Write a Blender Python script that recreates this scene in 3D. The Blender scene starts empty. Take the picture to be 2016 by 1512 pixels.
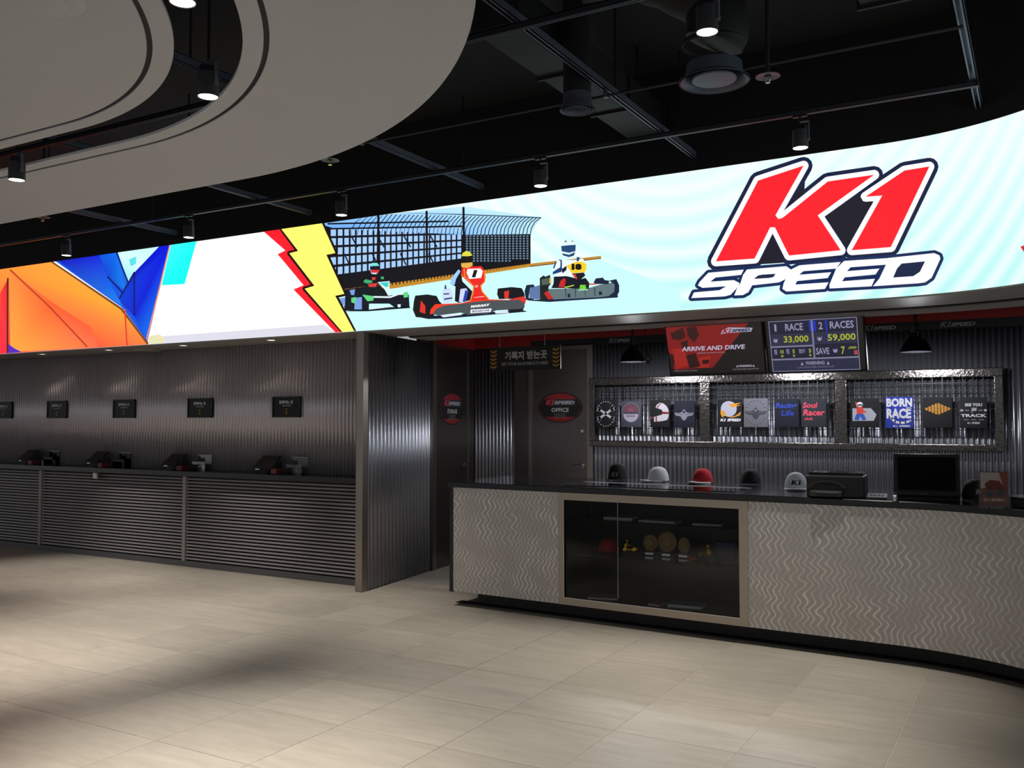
import bpy, bmesh, math, random
from mathutils import Vector, Matrix
random.seed(7)
scene = bpy.context.scene
COL = scene.collection

# ------------------------------------------------------------------ camera, world, exposure
EYE = 1.6                                   # eye height, metres
FOC = 1800.0                                # focal length in pixels of the 2016 x 1512 frame
YAW = math.radians(30.0)                    # the camera looks 30 degrees left of the wall's normal
PIT = math.atan(75.0 / 1800.0)
cam_d = bpy.data.cameras.new('camera')
cam_d.sensor_fit = 'HORIZONTAL'; cam_d.sensor_width = 36.0
cam_d.lens = 36.0 * FOC / 2016.0
cam_d.clip_start = 0.05; cam_d.clip_end = 200
cam = bpy.data.objects.new('camera', cam_d); COL.objects.link(cam)
cam.location = (0, 0, EYE)
cam.rotation_euler = (math.pi / 2 + PIT, 0, YAW)
scene.camera = cam

world = bpy.data.worlds.new('hall_ambience'); scene.world = world
world.use_nodes = True
bg = world.node_tree.nodes['Background']
bg.inputs[0].default_value = (0.97, 0.98, 1.0, 1)
bg.inputs[1].default_value = 0.36
scene.view_settings.view_transform = 'Standard'
scene.view_settings.look = 'None'
scene.view_settings.exposure = 0.0
scene.view_settings.gamma = 1.0
scene.view_settings.use_curve_mapping = False
scene.cycles.max_bounces = 6; scene.cycles.diffuse_bounces = 3; scene.cycles.glossy_bounces = 3
SPOT_W = 300.0                              # track spot power
LED_GAIN = 1.05                             # brightness of the video wall

# ------------------------------------------------------------------ survey helpers (photo pixel -> place)
_f = Vector((-math.sin(YAW) * math.cos(PIT), math.cos(YAW) * math.cos(PIT), math.sin(PIT)))
_r = Vector((math.cos(YAW), math.sin(YAW), 0))
_u = _r.cross(_f)
_C = Vector((0, 0, EYE))
def ray(u, v): return _f * FOC + _r * (u - 1008) - _u * (v - 756)
def at_y(u, v, Y): d = ray(u, v); return _C + d * (Y / d.y)
def at_z(u, v, Z): d = ray(u, v); return _C + d * ((Z - EYE) / d.z)

# ------------------------------------------------------------------ materials
def lin(c):
    return tuple((x / 255 / 12.92 if x / 255 <= 0.04045 else ((x / 255 + 0.055) / 1.055) ** 2.4) for x in c)
_m = {}
def mat(key, col, metal=0.0, rough=0.6, emit=0.0, var=0.0, scale=20.0, bump=0.0, stretch=(1, 1, 1), spec=0.5, alpha=1.0):
    """Principled material; var adds noise variation of the colour, bump fine relief."""
    if key in _m: return _m[key]
    m = bpy.data.materials.new(key); m.use_nodes = True
    nt = m.node_tree; b = nt.nodes['Principled BSDF']
    c = lin(col)
    b.inputs['Base Color'].default_value = (*c, 1)
    b.inputs['Metallic'].default_value = metal
    b.inputs['Roughness'].default_value = rough
    b.inputs['Specular IOR Level'].default_value = spec
    if emit:
        b.inputs['Base Color'].default_value = (0.01, 0.01, 0.01, 1)
        b.inputs['Emission Color'].default_value = (*c, 1)
        b.inputs['Emission Strength'].default_value = emit
        if key not in ('led_255_255_255', 'led_203_250_250', 'led_255_34_46'): m.cycles.emission_sampling = 'NONE'   # small lit details: cheap sampling
    if var or bump:
        tc = nt.nodes.new('ShaderNodeTexCoord'); mp = nt.nodes.new('ShaderNodeMapping')
        mp.inputs['Scale'].default_value = stretch
        nz = nt.nodes.new('ShaderNodeTexNoise'); nz.inputs['Scale'].default_value = scale
        nz.inputs['Detail'].default_value = 5
        nt.links.new(tc.outputs['Object'], mp.inputs[0]); nt.links.new(mp.outputs[0], nz.inputs['Vector'])
        if var:
            mx = nt.nodes.new('ShaderNodeMix'); mx.data_type = 'RGBA'
            mx.inputs[6].default_value = (*[x * (1 - var) for x in c], 1)
            mx.inputs[7].default_value = (*[min(1, x * (1 + var)) for x in c], 1)
            nt.links.new(nz.outputs['Fac'], mx.inputs[0]); nt.links.new(mx.outputs[2], b.inputs['Base Color'])
        if bump:
            bp = nt.nodes.new('ShaderNodeBump'); bp.inputs['Strength'].default_value = bump
            bp.inputs['Distance'].default_value = 0.01
            nt.links.new(nz.outputs['Fac'], bp.inputs['Height']); nt.links.new(bp.outputs[0], b.inputs['Normal'])
    _m[key] = m
    return m

def led(col):      # lit pixels of the video wall
    return mat('led_%d_%d_%d' % tuple(col), col, rough=0.5, emit=LED_GAIN)
def ink(col, rough=0.7):
    return mat('ink_%d_%d_%d' % tuple(col), col, rough=rough)
def tvp(col):      # lit pixels of the hanging monitors
    return mat('monitor_%d_%d_%d' % tuple(col), col, rough=0.3, emit=0.62)

def glass_mat():
    m = bpy.data.materials.new('clear_glass'); m.use_nodes = True
    nt = m.node_tree; nt.nodes.clear()
    o = nt.nodes.new('ShaderNodeOutputMaterial'); t = nt.nodes.new('ShaderNodeBsdfTransparent')
    g = nt.nodes.new('ShaderNodeBsdfGlossy'); g.inputs['Roughness'].default_value = 0.02
    t.inputs[0].default_value = (0.86, 0.88, 0.88, 1)
    fr = nt.nodes.new('ShaderNodeFresnel'); fr.inputs[0].default_value = 1.3
    mx = nt.nodes.new('ShaderNodeMixShader')
    nt.links.new(fr.outputs[0], mx.inputs[0]); nt.links.new(t.outputs[0], mx.inputs[1]); nt.links.new(g.outputs[0], mx.inputs[2])
    nt.links.new(mx.outputs[0], o.inputs[0])
    return m
GLASS = glass_mat()

def tile_mat():
    m = bpy.data.materials.new('stone_tile'); m.use_nodes = True
    nt = m.node_tree; b = nt.nodes['Principled BSDF']
    tc = nt.nodes.new('ShaderNodeTexCoord'); oi = nt.nodes.new('ShaderNodeObjectInfo')
    ad = nt.nodes.new('ShaderNodeVectorMath'); ad.operation = 'MULTIPLY_ADD'
    cb = nt.nodes.new('ShaderNodeCombineXYZ')
    for i in range(3): nt.links.new(oi.outputs['Random'], cb.inputs[i])
    ad.inputs[1].default_value = (37, 53, 11)
    nt.links.new(cb.outputs[0], ad.inputs[0]); nt.links.new(tc.outputs['Object'], ad.inputs[2])
    mp = nt.nodes.new('ShaderNodeMapping'); mp.inputs['Scale'].default_value = (1.2, 7.0, 1)
    nt.links.new(ad.outputs[0], mp.inputs[0])
    n1 = nt.nodes.new('ShaderNodeTexNoise'); n1.inputs['Scale'].default_value = 2.2; n1.inputs['Detail'].default_value = 8
    n1.inputs['Roughness'].default_value = 0.62; n1.inputs['Distortion'].default_value = 0.6
    nt.links.new(mp.outputs[0], n1.inputs['Vector'])
    cr = nt.nodes.new('ShaderNodeValToRGB')
    cr.color_ramp.elements[0].position = 0.28; cr.color_ramp.elements[0].color = (*lin((164, 156, 145)), 1)
    cr.color_ramp.elements[1].position = 0.72; cr.color_ramp.elements[1].color = (*lin((183, 175, 163)), 1)
    nt.links.new(n1.outputs['Fac'], cr.inputs[0])
    hs = nt.nodes.new('ShaderNodeHueSaturation')
    mr = nt.nodes.new('ShaderNodeMapRange'); mr.inputs[3].default_value = 0.93; mr.inputs[4].default_value = 1.05
    nt.links.new(oi.outputs['Random'], mr.inputs[0]); nt.links.new(mr.outputs[0], hs.inputs['Value'])
    nt.links.new(cr.outputs[0], hs.inputs['Color']); nt.links.new(hs.outputs[0], b.inputs['Base Color'])
    b.inputs['Roughness'].default_value = 0.42
    b.inputs['Specular IOR Level'].default_value = 0.35
    bp = nt.nodes.new('ShaderNodeBump'); bp.inputs['Strength'].default_value = 0.12; bp.inputs['Distance'].default_value = 0.004
    nt.links.new(n1.outputs['Fac'], bp.inputs['Height']); nt.links.new(bp.outputs[0], b.inputs['Normal'])
    return m

def swirl_mat():
    """Embossed sheet steel: close wavy vertical ridges (UV in metres)."""
    m = bpy.data.materials.new('embossed_steel'); m.use_nodes = True
    nt = m.node_tree; b = nt.nodes['Principled BSDF']
    b.inputs['Base Color'].default_value = (0.44, 0.415, 0.40, 1)
    b.inputs['Metallic'].default_value = 0.5; b.inputs['Roughness'].default_value = 0.36
    uv = nt.nodes.new('ShaderNodeUVMap'); sp = nt.nodes.new('ShaderNodeSeparateXYZ')
    nt.links.new(uv.outputs[0], sp.inputs[0])
    def mth(op, a, bb):
        n = nt.nodes.new('ShaderNodeMath'); n.operation = op
        for i, x in enumerate((a, bb)):
            if x is None: continue
            if isinstance(x, (int, float)): n.inputs[i].default_value = x
            else: nt.links.new(x, n.inputs[i])
        return n.outputs[0]
    nz = nt.nodes.new('ShaderNodeTexNoise'); nz.inputs['Scale'].default_value = 3.0; nz.inputs['Detail'].default_value = 2
    nt.links.new(uv.outputs[0], nz.inputs['Vector'])
    # row index shifts the phase so that neighbouring rows do not line up
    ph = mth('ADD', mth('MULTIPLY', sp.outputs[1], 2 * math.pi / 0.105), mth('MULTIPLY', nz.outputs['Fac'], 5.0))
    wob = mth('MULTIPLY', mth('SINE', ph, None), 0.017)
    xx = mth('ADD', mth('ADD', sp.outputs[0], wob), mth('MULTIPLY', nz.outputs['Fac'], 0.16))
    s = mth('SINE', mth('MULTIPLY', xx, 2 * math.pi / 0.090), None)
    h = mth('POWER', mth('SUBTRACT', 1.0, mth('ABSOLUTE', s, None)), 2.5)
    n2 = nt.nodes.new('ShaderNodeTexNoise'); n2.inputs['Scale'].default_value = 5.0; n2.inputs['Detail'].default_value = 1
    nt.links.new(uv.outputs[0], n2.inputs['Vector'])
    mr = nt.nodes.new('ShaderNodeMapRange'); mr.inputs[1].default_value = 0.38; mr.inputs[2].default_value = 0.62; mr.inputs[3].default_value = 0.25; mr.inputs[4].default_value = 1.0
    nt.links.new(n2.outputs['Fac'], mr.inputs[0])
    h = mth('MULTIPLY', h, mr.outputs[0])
    bp = nt.nodes.new('ShaderNodeBump'); bp.inputs['Strength'].default_value = 0.45; bp.inputs['Distance'].default_value = 0.008
    nt.links.new(h, bp.inputs['Height']); nt.links.new(bp.outputs[0], b.inputs['Normal'])
    cm = nt.nodes.new('ShaderNodeMix'); cm.data_type = 'RGBA'      # lamp highlights on the ridges, painted in as a brighter base colour
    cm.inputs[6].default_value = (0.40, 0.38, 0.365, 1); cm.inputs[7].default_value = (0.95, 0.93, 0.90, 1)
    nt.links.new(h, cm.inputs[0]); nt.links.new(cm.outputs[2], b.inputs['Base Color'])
    return m

def led_back_mat():
    """Pale picture background of the video wall: white to cyan with fine diagonal banding."""
    m = bpy.data.materials.new('video_wall_background'); m.use_nodes = True
    nt = m.node_tree; b = nt.nodes['Principled BSDF']
    b.inputs['Base Color'].default_value = (0.01, 0.01, 0.01, 1); b.inputs['Roughness'].default_value = 0.5
    uv = nt.nodes.new('ShaderNodeUVMap')
    sp = nt.nodes.new('ShaderNodeSeparateXYZ'); nt.links.new(uv.outputs[0], sp.inputs[0])
    wv = nt.nodes.new('ShaderNodeTexWave'); wv.wave_type = 'RINGS'; wv.rings_direction = 'Z'
    wv.inputs['Scale'].default_value = 2.6; wv.inputs['Distortion'].default_value = 0.3
    mp = nt.nodes.new('ShaderNodeMapping'); mp.inputs['Location'].default_value = (-7.6, -4.4, 0)
    mp.inputs['Scale'].default_value = (1.0, 0.72, 1)
    nt.links.new(uv.outputs[0], mp.inputs[0]); nt.links.new(mp.outputs[0], wv.inputs['Vector'])
    r1 = nt.nodes.new('ShaderNodeMapRange')     # height: cyan low, white high
    r1.inputs[1].default_value = 2.5; r1.inputs[2].default_value = 3.45
    r1.inputs[3].default_value = 0.75; r1.inputs[4].default_value = 0.30
    nt.links.new(sp.outputs[1], r1.inputs[0])
    mm = nt.nodes.new('ShaderNodeMath'); mm.operation = 'MULTIPLY'
    r2 = nt.nodes.new('ShaderNodeMapRange'); r2.inputs[3].default_value = 0.35; r2.inputs[4].default_value = 1.0
    nt.links.new(wv.outputs['Fac'], r2.inputs[0])
    nt.links.new(r1.outputs[0], mm.inputs[0]); nt.links.new(r2.outputs[0], mm.inputs[1])
    mx = nt.nodes.new('ShaderNodeMix'); mx.data_type = 'RGBA'
    mx.inputs[6].default_value = (*lin((250, 255, 255)), 1); mx.inputs[7].default_value = (*lin((160, 243, 240)), 1)
    nt.links.new(mm.outputs[0], mx.inputs[0]); nt.links.new(mx.outputs[2], b.inputs['Emission Color'])
    b.inputs['Emission Strength'].default_value = LED_GAIN
    return m

STEEL = mat('brushed_steel', (150, 142, 134), metal=0.95, rough=0.32, var=0.08, scale=6, stretch=(1, 1, 40))
STEEL_H = mat('brushed_steel_frame', (165, 155, 143), metal=0.9, rough=0.36, var=0.06, scale=8, stretch=(30, 1, 1))
DOOR_STEEL = mat('dark_door_steel', (112, 104, 102), metal=0.9, rough=0.3, var=0.1, scale=5, stretch=(1, 1, 30))
GALV = mat('galvanised_sheet', (150, 150, 158), metal=0.92, rough=0.34, var=0.06, scale=7)
GALV_N = mat('galvanised_niche_sheet', (196, 191, 198), metal=0.5, rough=0.3, var=0.06, scale=7)
GALV_T = mat('galvanised_tube', (104, 99, 98), metal=0.95, rough=0.2, var=0.2, scale=40, bump=0.5)
BLACK = mat('black_paint', (14, 14, 16), rough=0.55)
BLACKG = mat('black_gloss', (10, 10, 12), rough=0.16)
BLACKP = mat('black_plastic', (13, 13, 15), rough=0.5, spec=0.35)
CHARC = mat('charcoal_paint', (34, 34, 37), rough=0.6)
CEIL_BLACK = mat('black_ceiling', (7, 7, 9), rough=0.9, var=0.2, scale=3)
CEIL_WHITE = mat('white_plasterboard', (206, 207, 211), rough=0.85, var=0.02, scale=2)
SOFFIT = mat('grey_soffit', (160, 154, 148), rough=0.55, var=0.04, scale=4)
LOUV = mat('grey_slat_paint', (150, 143, 144), rough=0.5, metal=0.1)
BASEG = mat('grey_base_board', (92, 92, 94), rough=0.5, metal=0.2)
RED = mat('red_wall_paint', (150, 32, 28), rough=0.5)
BANDK = mat('black_wall_band', (22, 22, 26), rough=0.5)
STRUT = mat('strut_channel_steel', (92, 98, 112), metal=0.5, rough=0.5, var=0.15, scale=12)
GROUT = mat('pale_grout', (205, 196, 180), rough=0.8)
WHITE = mat('white_plastic', (215, 213, 208), rough=0.45)
CHROME = mat('chrome', (200, 200, 205), metal=1.0, rough=0.15)
GOLD = mat('gold_metal', (225, 170, 60), metal=0.9, rough=0.28)
BRONZE = mat('antique_brass', (134, 108, 68), metal=0.6, rough=0.42, var=0.3, scale=60, bump=0.4)
REDF = mat('red_fabric', (190, 24, 32), rough=0.85, bump=0.15, scale=220)
WHITEF = mat('white_fabric', (214, 214, 220), rough=0.85, bump=0.15, scale=220)
BLACKF = mat('black_fabric', (16, 16, 19), rough=0.85, bump=0.15, scale=220)
LAMP_ON = mat('lamp_lens', (255, 247, 228), emit=9.0)
DL_ON = mat('downlight_lens', (255, 240, 215), emit=5.0)

# ------------------------------------------------------------------ mesh building
class MB:
    def __init__(s): s.v = []; s.f = []; s.uv = None
    def add(s, vs, fs):
        n = len(s.v); s.v += [Vector(p) for p in vs]; s.f += [tuple(i + n for i in f) for f in fs]; return s
    def box(s, c, d, rot=None, bev=0.0):
        bm = bmesh.new(); bmesh.ops.create_cube(bm, size=1.0)
        for v in bm.verts: v.co = Vector((v.co.x * d[0], v.co.y * d[1], v.co.z * d[2]))
        if bev: bmesh.ops.bevel(bm, geom=bm.edges[:], offset=bev, segments=2, affect='EDGES', profile=0.5)
        M = Matrix.Translation(Vector(c)) @ (rot.to_4x4() if rot else Matrix())
        bm.verts.index_update()
        s.add([M @ v.co for v in bm.verts], [[v.index for v in f.verts] for f in bm.faces]); bm.free(); return s
    def bx(s, x0, x1, y0, y1, z0, z1, bev=0.0):
        return s.box(((x0 + x1) / 2, (y0 + y1) / 2, (z0 + z1) / 2), (abs(x1 - x0), abs(y1 - y0), abs(z1 - z0)), None, bev)
    def lathe(s, c, prof, n=24, axis='z', rot=None, caps=True):
        """prof: list of (radius, height)."""
        vs = []; fs = []
        for r, h in prof:
            for i in range(n):
                a = 2 * math.pi * i / n
                p = Vector((r * math.cos(a), r * math.sin(a), h))
                vs.append(p)
        for k in range(len(prof) - 1):
            for i in range(n):
                j = (i + 1) % n
                fs.append((k * n + i, k * n + j, (k + 1) * n + j, (k + 1) * n + i))
        if caps:
            fs.append(tuple(range(n - 1, -1, -1))); fs.append(tuple((len(prof) - 1) * n + i for i in range(n)))
        R = rot if rot else Matrix.Identity(3)
        return s.add([R @ p + Vector(c) for p in vs], fs)
    def tube(s, pts, r, n=8):
        pts = [Vector(p) for p in pts]; vs = []; fs = []
        for k, p in enumerate(pts):
            t = (pts[min(k + 1, len(pts) - 1)] - pts[max(k - 1, 0)]).normalized()
            a = t.orthogonal().normalized() if k == 0 else (pa - t * pa.dot(t)).normalized()
            pa = a; b = t.cross(a)
            rr = r[k] if isinstance(r, (list, tuple)) else r
            for i in range(n):
                w = 2 * math.pi * i / n; vs.append(p + (a * math.cos(w) + b * math.sin(w)) * rr)
        for k in range(len(pts) - 1):
            for i in range(n):
                j = (i + 1) % n; fs.append((k * n + i, k * n + j, (k + 1) * n + j, (k + 1) * n + i))
        fs.append(tuple(range(n - 1, -1, -1))); fs.append(tuple((len(pts) - 1) * n + i for i in range(n)))
        return s.add(vs, fs)
    def prism(s, poly, fn, d0, d1):
        """poly in 2D, fn(a,b,d) -> point; solid between depths d0 and d1."""
        n = len(poly)
        vs = [fn(a, b, d0) for a, b in poly] + [fn(a, b, d1) for a, b in poly]
        fs = [tuple(range(n)), tuple(range(2 * n - 1, n - 1, -1))]
        for i in range(n): fs.append((i, n + i, n + (i + 1) % n, (i + 1) % n))
        return s.add(vs, fs)
    def build(s, name, m, parent=None, smooth=None, loc=None):
        me = bpy.data.meshes.new(name); me.from_pydata([tuple(p) for p in s.v], [], s.f); me.update()
        bm = bmesh.new(); bm.from_mesh(me); bmesh.ops.recalc_face_normals(bm, faces=bm.faces); bm.to_mesh(me); bm.free()
        if smooth:
            me.polygons.foreach_set('use_smooth', [True] * len(me.polygons))
            try: me.set_sharp_from_angle(angle=math.radians(smooth))
            except Exception: pass
        me.materials.append(m)
        o = bpy.data.objects.new(name, me); COL.objects.link(o)
        if parent: o.parent = parent
        if loc is not None: o.location = loc
        return o

def empty(name, loc=(0, 0, 0), rot=(0, 0, 0)):
    o = bpy.data.objects.new(name, None); COL.objects.link(o); o.location = loc; o.rotation_euler = rot
    o.empty_display_size = 0.1
    return o
def tag(o, label, cat, group=None, kind=None):
    o['label'] = label; o['category'] = cat
    if group: o['group'] = group
    if kind: o['kind'] = kind
    return o
def struct(o, label=None, cat=None):
    o['kind'] = 'structure'
    if label: o['label'] = label
    if cat: o['category'] = cat
    return o
def copy_tree(o, parent=None):
    c = o.copy(); COL.objects.link(c); c.parent = parent
    for ch in [x for x in bpy.data.objects if x.parent == o]: copy_tree(ch, c)
    return c

# ------------------------------------------------------------------ flat print: polygons, outlines and lettering on a surface
def disc(c, r, ry=None, n=20, a0=0, a1=2 * math.pi):
    ry = ry or r
    full = abs(a1 - a0 - 2 * math.pi) < 1e-6
    k = n if full else n + 1
    return [(c[0] + r * math.cos(a0 + (a1 - a0) * i / n), c[1] + ry * math.sin(a0 + (a1 - a0) * i / n)) for i in range(k)]
def flat(name, parent, fn, polys, m, layer=1):
    """polys: list of 2D outlines; fn(a, b, layer) -> point on the surface."""
    b = MB()
    for p in polys:
        q, f = slice_poly(p) if fn is led_fn else (p, [tuple(range(len(p)))])
        b.add([fn(x, y, layer) for x, y in q], f)
    o = finish(b, name, m, parent)
    if len(polys) > 1: o['kind'] = 'stuff'
    return o
def slice_poly(p):
    """Cuts an outline into upright strips so that it follows the curved part of the video wall."""
    x1 = max(x for x, _ in p)
    if x1 < 1690: return p, [tuple(range(len(p)))]
    bm = bmesh.new(); bm.faces.new([bm.verts.new((x, y, 0)) for x, y in p])
    bm.normal_update()
    bmesh.ops.triangulate(bm, faces=bm.faces[:], ngon_method='EAR_CLIP')
    for k in range(int((x1 - 1690) / 8) + 1):
        bmesh.ops.bisect_plane(bm, geom=bm.verts[:] + bm.edges[:] + bm.faces[:], plane_co=(1690.3 + 8 * k, 0, 0), plane_no=(1, 0, 0))
    bm.verts.index_update()
    r = [(v.co.x, v.co.y) for v in bm.verts], [tuple(v.index for v in f.verts) for f in bm.faces]
    bm.free(); return r
led_fn = None
def finish(b, name, m, parent):
    me = bpy.data.meshes.new(name); me.from_pydata([tuple(p) for p in b.v], [], b.f); me.update(); me.materials.append(m)
    o = bpy.data.objects.new(name, me); COL.objects.link(o)
    if parent: o.parent = parent
    return o
def stroke_polys(pts, r, closed=True, sy=1.0):
    out = []
    n = len(pts)
    for i in range(n if closed else n - 1):
        (x0, y0), (x1, y1) = pts[i], pts[(i + 1) % n]
        L = math.hypot(x1 - x0, y1 - y0) or 1e-6
        nx, ny = -(y1 - y0) / L * r, (x1 - x0) / L * r
        out.append([(x0 + nx, y0 + ny), (x1 + nx, y1 + ny), (x1 - nx, y1 - ny), (x0 - nx, y0 - ny)])
    for p in pts: out.append(disc(p, r, n=12))
    return out
def stroke(name, parent, fn, polys, r, m, layer=1, closed=True, fill=True):
    allp = []
    for p in polys:
        allp += stroke_polys(p, r, closed)
        if fill and closed: allp.append(p)
    return flat(name, parent, fn, allp, m, layer)

_tc = {}
def text_geo(s, bold=0.0):
    k = (s, bold)
    if k in _tc: return _tc[k]
    cu = bpy.data.curves.new('lettering', 'FONT'); cu.body = s; cu.size = 1.0; cu.resolution_u = 2
    cu.offset = bold; cu.fill_mode = 'FRONT'
    o = bpy.data.objects.new('lettering_source', cu); COL.objects.link(o)
    dg = bpy.context.evaluated_depsgraph_get(); dg.update()
    me = bpy.data.meshes.new_from_object(o.evaluated_get(dg))
    vs = [(v.co.x, v.co.y) for v in me.vertices]; fs = [tuple(p.vertices) for p in me.polygons]
    bpy.data.objects.remove(o); bpy.data.curves.remove(cu); bpy.data.meshes.remove(me)
    if vs:
        x0 = min(v[0] for v in vs); x1 = max(v[0] for v in vs); y0 = min(v[1] for v in vs); y1 = max(v[1] for v in vs)
        vs = [((x - x0) / max(x1 - x0, 1e-6) - 0.5, (y - y0) / max(y1 - y0, 1e-6) - 0.5) for x, y in vs]
        asp = (x1 - x0) / max(y1 - y0, 1e-6)
    else: asp = 1
    _tc[k] = (vs, fs, asp)
    return _tc[k]
def letters(parent, fn, s, c, w, h, m, layer=3, bold=0.02, shear=0.0, flip=False, slope=0.0, name='lettering'):
    """s set centred at c in a box w x h (w=None keeps proportions); flip for surfaces measured downwards."""
    vs, fs, asp = text_geo(s, bold)
    if w is None: w = h * asp
    b = MB()
    b.add([fn(c[0] + x * w + shear * y * h, c[1] + (-y if flip else y) * h + slope * x * w, layer) for x, y in vs], fs)
    return finish(b, name, m, parent)
def plane_fn(o, ex, ey, n, eps=0.0006):
    o, ex, ey, n = Vector(o), Vector(ex), Vector(ey), Vector(n)
    return lambda a, b, k: o + ex * a + ey * b + n * (eps * k)

# ================================================================== THE SETTING
YF = 6.82            # plane of the video wall
X0, RC = -0.95, 1.5  # where it starts to curve towards the hall, and the radius
ZB, ZT = 2.47, 3.56  # bottom and top of the video wall
YB = 9.25            # back wall behind the service counter
CC = Vector((X0, YF - RC, 0))
def wall_pt(s, d, z):
    """s runs along the video wall, d is the distance behind its face."""
    if s <= X0: return Vector((s, YF + d, z))
    t = (s - X0) / RC
    if t <= math.pi / 2:
        return Vector((CC.x + (RC + d) * math.sin(t), CC.y + (RC + d) * math.cos(t), z))
    return Vector((CC.x + RC + d, CC.y - (s - X0 - RC * math.pi / 2), z))
S_END = X0 + RC * math.pi / 2 + 1.2
def s_list(s0, s1):
    out = [s0] + [x for x in [X0 + RC * math.pi / 2 * i / 56 for i in range(57)] if s0 < x < s1] + [s1]
    return out
def band(name, m, s0, s1, prof, parent=None, smooth=40):
    """Sweeps a closed (d, z) outline along the video wall line."""
    b = MB(); ss = s_list(s0, s1); n = len(prof)
    vs = [wall_pt(s, d, z) for s in ss for d, z in prof]; fs = []
    for k in range(len(ss) - 1):
        for i in range(n):
            j = (i + 1) % n; fs.append((k * n + i, k * n + j, (k + 1) * n + j, (k + 1) * n + i))
    fs.append(tuple(range(n))); fs.append(tuple(len(vs) - n + i for i in range(n - 1, -1, -1)))
    b.add(vs, fs)
    return b.build(name, m, parent, smooth)
def rect(d0, d1, z0, z1): return [(d0, z0), (d1, z0), (d1, z1), (d0, z1)]

# floor: a grout bed with the tiles near enough to tell apart laid on it
fl = MB().bx(-16, 4, -4, 9.6, -0.12, -0.0025).build('floor', GROUT)
struct(fl, 'pale beige stone tile floor of the hall', 'floor')
TILE = tile_mat()
TS = 0.645
tb = MB().box((0, 0, -0.006), (TS - 0.0035, TS - 0.0035, 0.012), None, 0.0012)
t0 = tb.build('tile', TILE, fl)
first = True
GX0, GY0 = -0.66, 5.08
ntile = 0
def tile_seen(x, y):
    if y > 7.15 and x < -5.7: return False
    if y > 7.0 and x > -4.4: return False
    rx = x * math.cos(YAW) + y * math.sin(YAW); ry = -x * math.sin(YAW) + y * math.cos(YAW)
    if ry < 3.2: return False
    return abs(rx) < ry * 0.60 + 0.75
for iy in range(-5, 8):
    for ix in range(-21, 4):
        x = GX0 + (ix + 0.5) * TS; y = GY0 + (iy + 0.5) * TS
        if not tile_seen(x, y): continue
        o = t0 if first else t0.copy()
        if not first: COL.objects.link(o)
        first = False; ntile += 1
        o.location = (x, y, 0)
        o.rotation_euler = (0, 0, 0)
# the rest of the floor, out of the photograph
far = MB()
for iy in range(-14, 8):
    for ix in range(-24, 7):
        x = GX0 + (ix + 0.5) * TS; y = GY0 + (iy + 0.5) * TS
        if tile_seen(x, y) and -21 <= ix < 4 and iy >= -5: continue
        if y > 9.3 or y < -3.7 or x < -15.7 or x > 3.7: continue
        far.bx(x - TS / 2 + .00175, x + TS / 2 - .00175, y - TS / 2 + .00175, y + TS / 2 - .00175, -0.006, 0)
fo = far.build('tile_field', TILE, fl); fo['kind'] = 'stuff'

# ceilings
struct(MB().bx(-16, 4, -4, 9.6, 4.4, 4.5).build('ceiling', CEIL_BLACK), 'matt black open ceiling above the beams', 'ceiling')
CD = Vector((-4.8, 1.05, 0))
XL = -12.0
def stadium(r, n=120):
    pts = [(CD.x + r * math.sin(a), CD.y + r * math.cos(a)) for a in [math.pi * i / n for i in range(n + 1)]]
    pts += [(XL + r * math.sin(a), CD.y + r * math.cos(a)) for a in [math.pi + math.pi * i / n for i in range(n + 1)]]
    return pts
def ring(name, m, ro, ri, z0, z1, parent=None):
    b = MB(); O = stadium(ro); n = len(O)
    if ri:
        I = stadium(ri)
        vs = [(*p, z0) for p in O] + [(*p, z0) for p in I] + [(*p, z1) for p in O] + [(*p, z1) for p in I]
        fs = []
        for i in range(n):
            j = (i + 1) % n
            fs += [(i, j, n + j, n + i), (2 * n + i, 3 * n + i, 3 * n + j, 2 * n + j), (i, 2 * n + i, 2 * n + j, j), (n + i, n + j, 3 * n + j, 3 * n + i)]
        b.add(vs, fs)
    else:
        b.prism(O, lambda x, y, d: Vector((x, y, d)), z0, z1)
    return b.build(name, m, parent, 40)
ZC = 3.3
c1 = ring('ceiling', CEIL_WHITE, 3.50, 2.645, ZC, ZC + 0.016)
struct(c1, 'white rounded drop ceiling ring with a thin dark groove', 'ceiling')
ring('inner_ring', CEIL_WHITE, 2.62, 2.53, ZC, ZC + 0.016, c1)
ring('groove_strip', BLACK, 2.645, 2.62, ZC + 0.008, ZC + 0.014, c1)
c2 = ring('ceiling', CEIL_WHITE, 2.12, None, ZC, ZC + 0.016)
struct(c2, 'white oval drop ceiling inside the black light slot', 'ceiling')
ring('edge_ring', CEIL_WHITE, 2.235, 2.145, ZC, ZC + 0.016, c2)
ring('groove_strip', BLACK, 2.145, 2.12, ZC + 0.008, ZC + 0.014, c2)

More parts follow.
